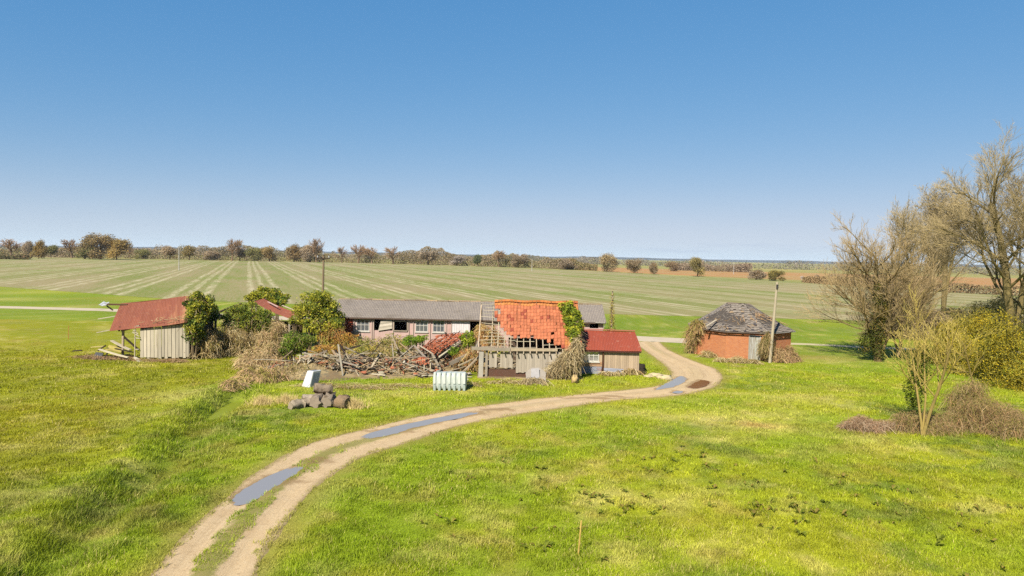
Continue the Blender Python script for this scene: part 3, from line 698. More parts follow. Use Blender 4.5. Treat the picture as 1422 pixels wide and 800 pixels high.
# ---- long low pink shed
def long_shed():
    Y = 58.0
    X = lambda px: at(px, 450, Y)[0]
    Z = lambda px, py: at(px, py, Y)[2]
    x0, x1 = X(464), X(838)
    t = thing('long_shed', ((x0 + x1) / 2, Y, 0), 'long low shed with faded pink walls, row of windows and grey roof', 'shed')
    free(x0 - .2, x1 + .2, Y - .2, 63.5)
    ez = 2.72; ops = []
    wins = [(495, 513, 442.5, 460), (577, 594.5, 443.5, 461), (601, 617.5, 444, 461.5)]
    opn = [(520, 545, 443, 459), (547, 566, 446, 459.5), (653, 672, 447, 472), (819, 831, 445, 456)]
    for a, b, c, d in wins + opn: ops.append((X(a), X(b), Z((a + b) / 2, d), Z((a + b) / 2, c)))
    mb = MB(); wall_panel(mb, x0, x1, 0, ez, Y, Y + .12, ops, S(222, 186, 174))
    mb.build('wall', M['pink'], t)
    for xe in (x0 + .002, x1 - .122): mb = MB(); box(mb, xe, xe + .12, Y + .122, Y + 5.2, 0, ez - .002, S(196, 130, 118)); mb.build('end_wall', M['pink'], t)
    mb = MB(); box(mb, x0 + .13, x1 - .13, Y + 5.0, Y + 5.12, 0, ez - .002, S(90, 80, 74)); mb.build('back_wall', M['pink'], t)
    for xe in (x0 + .01, x1 - .1):                # gables
        mb = MB()
        V = [(xe, Y, ez), (xe, Y + 5.1, ez), (xe, Y + 2.6, 3.86), (xe + .09, Y, ez), (xe + .09, Y + 5.1, ez), (xe + .09, Y + 2.6, 3.86)]
        mb.add(V, np.array([[0, 2, 1], [3, 4, 5]]), S(150, 120, 105)); mb.add(V, np.array([[0, 1, 4, 3], [1, 2, 5, 4], [2, 0, 3, 5]]), S(150, 120, 105))
        mb.build('gable', M['wood'], t)
    rf = MB(); rs = np.random.RandomState(4)
    def sag(u, v): return -.05 * np.sin(u * 9) * v * .6 + .02 * np.sin(u * np.pi * 2 * 165) + .022 * ((v * 9) % 1) - .06 * np.exp(-((u - .42) / .06) ** 2) * v
    patch(rf, (x0 - .25, Y - .32, 2.62), (x1 + .2, Y - .32, 2.62), (x1 + .2, Y + 2.6, 3.95), (x0 - .25, Y + 2.6, 3.95), 640, 30, sag, S(152, 140, 130), .04)
    patch(rf, (x1 + .2, Y + 5.5, 2.62), (x0 - .25, Y + 5.5, 2.62), (x0 - .25, Y + 2.64, 3.95), (x1 + .2, Y + 2.64, 3.95), 300, 12, sag, S(140, 130, 120), .04)
    r = rf.build('roof', M['asbestos'], t)
    mb = MB(); n = 24
    for i in range(n):
        a = x0 - .2 + (x1 - x0 + .3) * i / n; b = a + (x1 - x0 + .3) / n - .02
        beam(mb, (a, Y + 2.62, 3.97 + rnd.uniform(-.03, .03)), (b, Y + 2.62, 3.97 + rnd.uniform(-.03, .03)), .22, .10, jit(S(188, 160, 120), .3))
    mb.build('ridge', M['asbestos'], t)
    mb = MB()
    beam(mb, (x0 - .2, Y - .30, 2.55), (x1 + .15, Y - .30, 2.55), .05, .10, S(110, 90, 76)); mb.build('fascia', M['wood'], t)
    for k, (a, b, c, d) in enumerate(wins):
        window(t, X(a), X(b), Z((a + b) / 2, d), Z((a + b) / 2, c), Y + .03, 3, 2, S(222, 214, 200), k)
    # posts and panels of other colours in the wall
    for a, b, col in ((479, 490, S(176, 88, 66)), (806, 811, S(190, 60, 60)), ):
        mb = MB(); boards(mb, (X(a), Y - .045), (X(b), Y - .045), .05, ez - .08, .3, col, .03, .12); mb.build('wall_panel', M['pink'], t)['label'] = 'red brown wall panel'
    mb = MB(); boards(mb, (X(628), Y - .05), (X(652.5), Y - .05), 1.35, ez - .22, .19, S(248, 236, 230), .03, .05, ragged=.03); mb.build('white_panel', M['paint'], t)['label'] = 'white weatherboard panel'
    mb = MB()
    for px in (492, 516.5, 519, 546, 568, 574, 597.5, 620, 627): 
        mb = MB(); beam(mb, (X(px), Y - .03, .1), (X(px), Y - .03, ez - .1), .10, .05, S(212, 190, 172), (1, 0, 0)); mb.build('wall_post', M['pink'], t)
    # dark empty frame and the boarding hanging loose beside it
    mb = MB(); a, b, c, d = opn[1]; xa, xb, za, zb = X(a), X(b), Z(556, d), Z(556, c)
    for p, q in (((xa, za), (xb, za)), ((xa, zb), (xb, zb)), ((xa, za + .05), (xa, zb - .05)), ((xb, za + .05), (xb, zb - .05))):
        beam(mb, (p[0], Y - .05, p[1]), (q[0], Y - .05, q[1]), .08, .08, S(188, 170, 148), (0, 1, 0))
    mb.build('window', M['wood'], t)['label'] = 'empty window frame open to the dark inside'
    mb = MB(); p = [(525, 459.5), (544.5, 456.5), (544.5, 443.5), (529, 445)]
    V = [at(x, y, Y - .12) for x, y in p]; patch(mb, V[0], V[1], V[2], V[3], 8, 6, lambda u, v: .02 * np.sin(v * 18), S(216, 202, 178), .03)
    mb.build('loose_shutter', M['paint'], t)['label'] = 'pale boarding hanging crooked over a window'
    # interior floor and dark lining
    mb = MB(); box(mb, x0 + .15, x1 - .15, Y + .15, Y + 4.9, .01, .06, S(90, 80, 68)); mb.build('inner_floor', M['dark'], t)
    # gutter and pipe at the right end
    mb = MB(); tube(mb, [(X(826), Y - .38, 2.6), (X(839), Y - .38, 2.58), (X(839), Y - .2, 2.35), (X(837), Y - .08, 1.9), (X(837), Y - .08, .1)], .035, 6, S(196, 186, 168)); mb.build('gutter', M['paint'], t)
    return t
long_shed()

# ---- tiled barn
def tiled_barn():
    Y = 45.4; D = 7.2
    X = lambda px: at(px, 500, Y)[0]
    xl, xr, xt = X(662), X(801), X(684)
    ez, rz = 1.92, 4.72; YR = Y + D / 2
    t = thing('tiled_barn', ((xl + xr) / 2, Y, 0), 'ruined barn with broken orange tiled roof on bare rafters', 'barn')
    free(xl - .4, xr + .2, Y - .6, Y + D)
    # tiles: each course of tiles laid singly, some slipped, lower left eaten away
    bnd = [(0, .52), (.05, .47), (.12, .43), (.19, .36), (.26, .28), (.38, .27), (.42, .31), (.5, .25), (.57, .27), (.66, .24), (.71, .15), (.76, .08), (.82, .02), (.86, -.05), (1, -.05)]
    bx = [b[0] for b in bnd]; bv = [b[1] for b in bnd]
    mb = MB(); nx = 26; ny = 15; rs = random.Random(3)
    xw = xr - xt + .35
    def slope(u, v, lift=0.0):   # v 0 eave .. 1 ridge
        sagz = -.10 * math.sin(math.pi * min(max(u, 0), 1)) * math.sin(math.pi * min(max(v, 0), 1)) + .03 * math.sin(u * 17 + v * 5)
        return np.array([xt - .02 + xw * u, Y - .25 + (YR - Y + .25) * v, ez - .15 + (rz - ez + .15) * v + lift + sagz])
    for j in range(ny):
        for i in range(nx):
            u = (i + .5) / nx; v = (j + .5) / ny; edge = np.interp(u, bx, bv)
            if v < edge + rs.uniform(-.035, .035): continue
            if u < .07 and v < .9 and rs.random() < .6: continue
            if i == 0 and j in (9, 12): continue
            if i == 1 and j == 12: continue
            if rs.random() < .006: continue
            du, dv = 1 / nx, 1 / ny; sk = rs.gauss(0, .006); dz = abs(rs.gauss(0, .008))
            x0, x1, v0, v1 = i * du + sk * .5, (i + 1) * du + sk * .5 + .002, j * dv + rs.gauss(0, .003), (j + 1.3) * dv
            A, B, C_, D_ = slope(x0, v0, .055 + dz), slope(x1, v0, .055 + dz), slope(x1, v1, .01), slope(x0, v1, .01)
            c = np.array(S(218, 130, 88)) * rs.uniform(.8, 1.12)
            if u > .86 or (u > .8 and rs.random() < .4) or (j == ny - 1): c = mixn(c, S(228, 156, 76), .6) * rs.uniform(.8, 1.1)
            if rs.random() < .06: c = np.array(S(170, 84, 60))
            if .66 < u < .76 and v > .5 and rs.random() < .5: c = c * .72
            # pantile: a roll raised along one side
            mid = .45
            Am, Dm = slope(x0 + du * mid, v0, .035 + dz), slope(x0 + du * mid, v1, -.01)
            Ar, Dr = slope(x0 + du * .8, v0, .085 + dz), slope(x0 + du * .8, v1, .04)
            V = [A, Am, Ar, B, C_, Dr, Dm, D_]
            mb.add(V, np.array([[0, 1, 6, 7], [1, 2, 5, 6], [2, 3, 4, 5]]), c)
            dn = np.array([0, 0, -.045]); mb.add([A, Am, Ar, B, A + dn, Am + dn, Ar + dn, B + dn], np.array([[0, 4, 5, 1], [1, 5, 6, 2], [2, 6, 7, 3]]), c * .8)
    rt_ = mb.build('tile_roof', M['tile'], t)
    mb = MB()
    for i in range(22):
        a = slope(i / 22, 1.0, .12); b = slope((i + .93) / 22, 1.0, .12)
        beam(mb, a, b, .26, .14, jit(S(228, 140, 76), .2))
    o = mb.build('ridge_tile', M['tile'], t)
    # back slope
    mb = MB(); patch(mb, (xr + .1, Y + D, ez), (xt + 1.2, Y + D, ez), (xt + .6, YR + .03, rz), (xr + .1, YR + .03, rz), 40, 16, lambda u, v: .02 * np.sin(v * 100), S(200, 100, 66), .05)
    mb.build('back_roof', M['tile'], t)
    # rafters and battens
    mb = MB()
    for k in range(17):
        u = -.16 + k * 1.16 / 16; a, b = slope(u, -.02, -.11), slope(u, 1.0, -.24)
        if k in (1, ): continue
        mb = MB(); beam(mb, a, b, .06, .10, jit(C_wood, .2), (0, 0, 1)); mb.build('rafter', M['timber'], t)
    for k in range(15):
        mb = MB()
        v = .03 + k * .066; ul = -.17 + rnd.uniform(0, .06); ur = 1.0 if v > .3 else rnd.uniform(.7, .95)
        if k in (5, 9): ul = -.05
        n = 5
        for i in range(n):
            if rnd.random() < (.42 if k < 8 and i < 4 else .1):
                if mb.n: mb.build('batten', M['timber'], t); mb = MB()
                continue
            a = ul + (ur - ul) * i / n; b = ul + (ur - ul) * (i + 1) / n - .002
            beam(mb, slope(a, v + rnd.gauss(0, .006), -.035 + rnd.uniform(-.02, .01)), slope(b, v + rnd.gauss(0, .006), -.035 + rnd.uniform(-.02, .01)), .032, .03, jit(C_pale, .22))
        if mb.n: mb.build('batten', M['timber'], t)
    mb = MB(); beam(mb, (xl - .35, Y - .12, ez - .02), (xl + 2.2, Y - .14, ez - .05), .2, .2, C_grey); beam(mb, (xl + 2.15, Y - .1, ez - .06), (xr - 1.3, Y - .1, ez - .02), .16, .18, C_wood)
    mb.build('eave_beam', M['timber'], t)
    # rear rafters at the open left end, tie beams
    mb = MB()
    for u in (-.16, -.02, .12): 
        a = slope(u, 1, -.1); mb = MB(); beam(mb, a, (a[0], Y + D, ez - .1), .06, .1, jit(C_grey, .2)); mb.build('rafter', M['timber'], t)
    mb = MB(); beam(mb, (xl - .1, Y + .1, ez - .12), (xl - .1, Y + D, ez - .1), .12, .16, C_grey); beam(mb, (xt + 1.6, Y + .1, ez - .12), (xt + 1.6, Y + D, ez - .1), .12, .16, C_grey)
    mb.build('tie_beam', M['timber'], t)
    # front boarding on a brick plinth
    mb = MB()
    boards(mb, (X(679), Y), (X(690), Y), .62, 1.72, .17, S(198, 184, 162), gap=.006, var=.13); boards(mb, (X(694.5), Y), (X(712), Y), .58, 1.72, .17, S(198, 184, 162), gap=.006, var=.13); boards(mb, (X(716.5), Y), (X(800), Y), .3, 1.74, .18, S(198, 184, 162), gap=.006, var=.13)
    for px in (692.2, 714.2):                      # remains of two boards with round holes broken out of them
        for z in (.66, 1.02, 1.38, 1.66):
            beam(mb, (X(px) + rnd.uniform(-.05, .05), Y + .02, z), (X(px) + rnd.uniform(-.05, .05), Y + .02, z + .14), .17, .03, jit(S(150, 136, 112), .2), (0, 1, 0))
    mb.build('board_wall', M['wood'], t)
    mb = MB(); V = []
    L = X(800) - X(677); 
    for a, b, c, d in ((X(677), X(800), 0, .5),):
        P = [(a, Y + .1, c), (b, Y + .1, c), (b, Y + .1, d), (a, Y + .1, d), (a, Y + .3, c), (b, Y + .3, c), (b, Y + .3, d), (a, Y + .3, d)]
        uv = [(p[0], p[2], 0) for p in P]; mb.add(P, np.array([[0, 1, 2, 3], [5, 4, 7, 6], [3, 2, 6, 7], [1, 5, 6, 2], [4, 0, 3, 7]]), S(112, 84, 68), uv)
    mb.build('brick_plinth', M['plinth'], t)
    mb = MB(); beam(mb, (X(668), Y - .1, 0), (X(668.5), Y - .1, 1.68), .30, .24, S(196, 186, 168), (0, 1, 0)); mb.build('post', M['concrete'], t)['label'] = 'stout pale grey post at the open corner'
    mb = MB(); beam(mb, (X(675.5), Y + .02, 0), (X(675.8), Y + .02, 1.8), .16, .16, C_grey, (0, 1, 0)); mb.build('post', M['timber'], t)
    # gable end, back wall, dark inside
    mb = MB(); boards(mb, (xr - .02, Y), (xr - .02, Y + D), .05, lambda q: ez - .15 + (rz - ez - .1) * (1 - abs(q - .5) * 2), .2, S(140, 124, 100)); mb.build('gable_wall', M['wood'], t)
    mb = MB(); box(mb, xt + 1.0, xr - .1, Y + D - .15, Y + D, 0, ez - .1, S(110, 90, 74)); mb.build('back_wall', M['wood'], t)
    for k in range(44):                            # rubbish heaped inside
        x = rnd.uniform(xl + .3, xr - .5); y = rnd.uniform(Y + .8, Y + 5.5); z = .15 + rnd.random() * (1.5 if x < xt + 1.6 else .6)
        a = rnd.uniform(0, 6.28); l = rnd.uniform(.4, 1.3); e = rnd.uniform(-.5, .5); mb = MB()
        beam(mb, (x, y, z), (x + l * math.cos(a), y + l * math.sin(a) * .6, max(.05, z + e)), .12, .04, jit(C_wood, .35)); mb.build('fallen_board', M['timber'], t)
    return t, slope, xl, xr, xt
M['plinth'] = plain('dark_brown_plinth', 5, .4, .95, .1, second=S(126, 84, 66), ssc=3)  # darker mottled brown for the set-back base under the boards
def brick_dark_():
    Mb = M['brick'].copy(); Mb.name = 'dark_brown_brick'  # copy of the brick in darker browns
    for n in Mb.node_tree.nodes:
        if n.type == 'TEX_BRICK':
            n.inputs['Color1'].default_value = (*S(130, 84, 66), 1); n.inputs['Color2'].default_value = (*S(104, 70, 56), 1); n.inputs['Mortar'].default_value = (*S(140, 116, 96), 1)
    return Mb
M['brick_dark'] = brick_dark_()
barn, bslope, bxl, bxr, bxt = tiled_barn()

# ---- small red roofed shed
def red_shed():
    Y = 47.4; X = lambda px: at(px, 505, Y)[0]; Z = lambda px, py: at(px, py, Y)[2]
    x0, x1 = X(805), X(887.5); D = 3.6
    t = thing('small_shed', ((x0 + x1) / 2, Y, 0), 'small timber shed with bright red sheet roof beside the track', 'shed')
    free(x0 - .2, x1 + .1, Y - .15, Y + D)
    ez = 1.74
    wx0, wx1, wz0, wz1 = X(810.5), X(831.5), Z(820, 502), Z(820, 485)
    mb = MB(); boards(mb, (X(839), Y), (x1, Y), lambda q: .42 - .2 * q, ez, .15, S(206, 180, 148), gap=.008, ragged=.05, var=.16); boards(mb, (wx1 + .02, Y), (X(836), Y), .6, ez, .12, S(204, 178, 146), gap=.006, var=.12); boards(mb, (x0, Y), (wx0 - .02, Y), .6, ez, .12, S(204, 178, 146), gap=.006, var=.12)
    beam(mb, (x0, Y - .02, wz0 - .1), (X(836), Y - .02, wz0 - .1), .06, .14, S(196, 150, 110)); beam(mb, (x0, Y - .025, wz0 - .26), (X(836), Y - .025, wz0 - .26), .05, .14, S(200, 160, 122))
    beam(mb, (x0, Y + .0, wz1 + .06), (X(836), Y + .0, wz1 + .06), .06, .1, S(170, 140, 112))
    mb.build('front_wall', M['wood'], t)
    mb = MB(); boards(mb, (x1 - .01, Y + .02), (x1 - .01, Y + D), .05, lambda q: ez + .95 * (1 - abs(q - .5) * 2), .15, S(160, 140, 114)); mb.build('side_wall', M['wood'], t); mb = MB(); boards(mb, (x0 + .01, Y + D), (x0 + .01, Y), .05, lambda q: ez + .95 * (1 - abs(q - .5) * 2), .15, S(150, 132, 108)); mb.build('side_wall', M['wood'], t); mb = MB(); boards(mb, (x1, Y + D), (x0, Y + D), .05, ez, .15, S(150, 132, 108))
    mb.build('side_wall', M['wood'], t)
    mb = MB()
    patch(mb, (x0 + .05, Y - .035, .03), (X(835.5), Y - .035, .03), (X(835.5), Y - .035, wz0 - .32), (x0 + .05, Y - .035, wz0 - .32), 6, 40, lambda u, v: .018 * np.sin(v * np.pi * 2 * 7), S(186, 188, 196), .01)
    patch(mb, (X(838.5), Y - .035, .03), (X(866), Y - .035, .03), (X(866), Y - .035, .40), (X(838.5), Y - .035, .46), 6, 30, lambda u, v: .018 * np.sin(v * np.pi * 2 * 5), S(186, 188, 198), .01)
    mb.build('sheet_skirt', M['metal'], t)
    mb = MB(); beam(mb, (X(837.3), Y - .06, 0), (X(837.3), Y - .06, ez), .09, .08, S(110, 74, 54), (1, 0, 0)); mb.build('post', M['timber'], t)
    f = window(t, wx0, wx1, wz0, wz1, Y, 3, 2, S(236, 228, 210), 9, 'white window with three panes over broken lower lights')
    mb = MB()
    patch(mb, (wx0 + .07, Y + .08, wz0 + .05), (wx0 + .36, Y + .08, wz0 + .05), (wx0 + .36, Y + .08, wz0 + .42), (wx0 + .07, Y + .08, wz0 + .42), 3, 3, None, S(224, 222, 220), .01)
    patch(mb, (wx0 + .7, Y + .08, wz0 + .05), (wx1 - .07, Y + .08, wz0 + .05), (wx1 - .07, Y + .08, wz0 + .40), (wx0 + .7, Y + .08, wz0 + .36), 3, 3, None, S(226, 214, 186), .01)
    patch(mb, (wx0 + .4, Y + .1, wz0 + .05), (wx0 + .66, Y + .1, wz0 + .05), (wx0 + .66, Y + .1, wz0 + .26), (wx0 + .4, Y + .1, wz0 + .3), 3, 3, None, S(196, 170, 150), .01)
    o = mb.build('board', M['paint'], t); o.parent = f; o.location = (-t.location[0] * 0, 0, 0)
    mb = MB(); rz = 2.82
    cor = lambda u, v: .011 * np.sin(u * np.pi * 2 * 38) + .05 * np.sin(np.pi * v) + .014 * np.sin(u * 7.3)
    patch(mb, (x0 - .1, Y - .25, ez - .05), (x1 + .12, Y - .25, ez - .07), (x1 - .05, Y + D / 2, rz - .02), (x0 + .12, Y + D / 2, rz + .02), 230, 16, cor, S(174, 82, 56), .012)
    patch(mb, (x1 + .12, Y + D + .2, ez), (x0 - .1, Y + D + .2, ez), (x0 + .12, Y + D / 2 + .02, rz + .02), (x1 - .05, Y + D / 2 + .02, rz - .02), 190, 10, cor, S(170, 66, 56), .012)
    mb.build('roof', M['red_roof'], t)
    mb = MB(); beam(mb, (x0 + .08, Y + D / 2, rz + .09), (x1 - .02, Y + D / 2, rz + .05), .16, .05, S(206, 120, 96)); mb.build('ridge', M['red_roof'], t)
    mb = MB(); beam(mb, (x0 - .08, Y - .2, ez - .12), (x1 + .1, Y - .2, ez - .14), .04, .10, S(96, 60, 50)); mb.build('fascia', M['timber'], t)
    # dark rusted drum standing by the right corner
    dm = MB(); c = at(891, 517, Y + .1); ts = np.linspace(0, 2 * np.pi, 14)
    tube(dm, [(c[0], Y + .3, .0), (c[0], Y + .3, .2), (c[0], Y + .3, .22), (c[0], Y + .3, .24), (c[0], Y + .3, .45), (c[0], Y + .3, .47), (c[0], Y + .3, .7)], [.26, .26, .28, .26, .26, .28, .26], 14, S(70, 62, 52))
    tag(dm.build('drum', M['rust_dark'], None), 'dark rusty drum at the right corner of the red roofed shed', 'drum')
    return t
M['rust_dark'] = plain('dark_rust', 4, .4, .9, .1, second=S(84, 66, 50), ssc=3)
red_shed()

# ---- eight sided brick building
OCT = -10.0
def brick_building():
    ccx = at(1027, 460, 59.7)[0]; cy = 59.7; Rr = 4.22; a0 = R(22.5 + OCT)
    ang = [a0 + k * R(45) for k in range(8)]
    P = np.array([(ccx + Rr * math.cos(a), cy + Rr * math.sin(a)) for a in ang])
    t = thing('brick_building', (ccx, cy, 0), 'eight sided red brick building with sagging grey slate roof', 'building')
    free(ccx - 4.3, ccx + 4.3, cy - 4.2, cy + 4.2)
    H_ = 2.35; th = .25
    # front facet is the one between the two lowest-y corners
    order = sorted(range(8), key=lambda k: P[k][1] + P[(k + 1) % 8][1]); fr = order[0]
    mb = MB()
    def wallq(p, q, z0, z1, u0):
        p = np.array(p); q = np.array(q); L = np.linalg.norm(q - p); d = (q - p) / L; n = np.array([-d[1], d[0]]) * th
        V = [(*p, z0), (*q, z0), (*q, z1), (*p, z1), (*(p + n), z0), (*(q + n), z0), (*(q + n), z1), (*(p + n), z1)]
        uv = [(u0, z0, 0), (u0 + L, z0, 0), (u0 + L, z1, 0), (u0, z1, 0)] * 2
        mb.add(V, np.array([[0, 1, 2, 3], [5, 4, 7, 6], [3, 2, 6, 7], [1, 5, 6, 2], [4, 0, 3, 7]]), (1, 1, 1), uv)
    A, B = P[fr], P[(fr + 1) % 8]
    L = np.linalg.norm(B - A); d = (B - A) / L
    def fpx(px):   # distance along the facet for a picture column
        lo, hi = 0, L
        for _ in range(40):
            m_ = (lo + hi) / 2; q = A + d * m_
            if px_of(q[0], q[1], 1.0)[0] < px: lo = m_
            else: hi = m_
        return lo
    da, db = fpx(1040), fpx(1055.5); dh = 1.93
    for k in range(8):
        p, q = P[k], P[(k + 1) % 8]
        if k == fr:
            wallq(A, A + d * da, 0, H_, 0); wallq(A + d * db, B, 0, H_, db); wallq(A + d * da, A + d * db, dh, H_, da)
        else: wallq(p, q, 0, H_, k * 4.1)
    mb.build('wall', M['brick'], t)
    # corner piers
    mb = MB()
    nrm = np.array([d[1], -d[0]])
    def slab3(u0, u1, z0, z1, o0, o1, col, m2):
        p, q = A + d * u0, A + d * u1
        V = [(*(p + nrm * o1), z0), (*(q + nrm * o1), z0), (*(q + nrm * o0), z0), (*(p + nrm * o0), z0), (*(p + nrm * o1), z1), (*(q + nrm * o1), z1), (*(q + nrm * o0), z1), (*(p + nrm * o0), z1)]
        m2.add(V, BF, col)
    x = da + .05
    while x < db - .06:
        w = .135; slab3(x, min(x + w - .012, db - .05), .06, dh - .05, -.08, -.03, jit(S(196, 192, 178), .14), mb); x += w
    o = mb.build('door', M['wood_pale'], t); o['label'] = 'weathered pale plank door'
    m2 = MB(); slab3(da - .04, da + .045, 0, dh, -.1, .03, S(176, 168, 150), m2); slab3(db - .045, db + .04, 0, dh, -.1, .03, S(200, 196, 184), m2); slab3(da - .04, db + .04, dh, dh + .09, -.1, .05, S(206, 208, 206), m2)
    m2.build('door_frame', M['paint'], t)
    # roof: slates in courses over eight hips up to a short ridge, edges ragged
    ro = 4.52; rs = random.Random(8); mb = MB(); top = []
    for k in range(8):
        a = ang[k]; top.append(np.array([ccx + .95 * (1 if math.cos(a) > 0 else -1) * min(1, abs(math.cos(a)) * 1.6) - .15, cy + .5 * math.sin(a), 4.28 + .1 * math.sin(3 * a)]))
    ncol, nrow = 16, 17
    for k in range(8):
        k2 = (k + 1) % 8
        e0 = np.array([ccx + ro * math.cos(ang[k]), cy + ro * math.sin(ang[k]), 2.28]); e1 = np.array([ccx + ro * math.cos(ang[k2]), cy + ro * math.sin(ang[k2]), 2.28])
        nn = nz(np.cross(e1 - e0, top[k] - e0)); nn = nn if nn[2] > 0 else -nn
        def pt(u, v, l):
            p = (e0 * (1 - u) + e1 * u) * (1 - v) + (top[k] * (1 - u) + top[k2] * u) * v
            p = p + nn * l; p[2] -= .12 * math.sin(math.pi * v) + .05 * math.sin(p[0] * 2.1 + p[1]) * v * (1 - v) * 3
            return p
        for j in range(nrow):
            v0 = j / nrow; v1 = min(1, (j + 1.25) / nrow); nc = max(2, int(ncol * (1 - .72 * v0)))
            for i in range(nc):
                if rs.random() < .02: continue
                u0 = max(0, (i + (.5 if j % 2 else 0) - .25) / nc); u1 = min(1, (i + (.5 if j % 2 else 0) + .72) / nc)
                if u1 <= u0: continue
                dz = abs(rs.gauss(0, .012)); sl = rs.gauss(0, .006) - (abs(rs.gauss(0, .02)) if rs.random() < .08 else 0)
                c = S(168, 154, 138) * rs.uniform(.86, 1.1)
                if rs.random() < .07: c = S(176, 150, 116) * rs.uniform(.8, 1.1)
                if rs.random() < .05: c = S(96, 90, 90)
                mb.add([pt(u0, v0 + sl, .04 + dz), pt(u1, v0 + sl, .04 + dz), pt(u1, v1 + sl, .0), pt(u0, v1 + sl, .0)], np.array([[0, 1, 2, 3]]), c)
        # under-boarding
        V = [pt(0, .01, -.06), pt(1, .01, -.06), pt(1, 1, -.06), pt(0, 1, -.06)]; mb.add(V, np.array([[0, 1, 2, 3]]), S(90, 80, 70))
    mb.add(np.array(top) + np.array([0, 0, .03]), np.arange(8)[None], S(150, 130, 110))
    mb.build('roof', M['slate'], t)
    mb = MB()
    for k in range(8):
        k2 = (k + 1) % 8
        e0 = np.array([ccx + (ro + .03) * math.cos(ang[k]), cy + (ro + .03) * math.sin(ang[k]), 2.24]); e1 = np.array([ccx + (ro + .03) * math.cos(ang[k2]), cy + (ro + .03) * math.sin(ang[k2]), 2.24])
        beam(mb, e0, e1, .05, .08, S(180, 172, 162) if k == (fr + 1) % 8 else S(120, 108, 98))
    mb.build('eave_board', M['timber'], t)
    mb = MB()   # straws and dead creeper lying on the slates
    for k in range(170):
        a = rs.uniform(R(180), R(360)); q = rs.uniform(.15, .9) if k < 60 else rs.uniform(.05, .6); 
        if k > 120: a = rs.uniform(R(270), R(310))
        z = 2.28 + (4.28 - 2.28) * (1 - q) + .06; x, y = ccx + ro * q * math.cos(a), cy + ro * q * math.sin(a) * .97
        l = rs.uniform(.2, .8); b = a + rs.gauss(0, .5); x2, y2 = x + l * math.cos(b), y + l * math.sin(b)
        q2 = math.hypot(x2 - ccx, y2 - cy) / ro
        tube(mb, [(x, y, z), (x2, y2, 2.28 + 2.0 * (1 - q2) + .05 + rs.uniform(0, .1))], .02, 3, jit(S(196, 160, 116), .25), cap=False)
    mb.build('dead_creeper', M['stem'], t)
    # slipped board on the left of the roof
    mb = MB(); p = at(981, 453, 56.4); q = at(995, 444, 57.6); beam(mb, p, q, .16, .04, S(206, 190, 162)); mb.build('loose_batten', M['timber'], t)
    return t, ccx, cy, P
M['wood_pale'] = plain('pale_door_wood', 5, .25, .85, .15, (3, 3, .5), second=S(164, 150, 124), ssc=3)
bb, bbx, bby, bbP = brick_building()

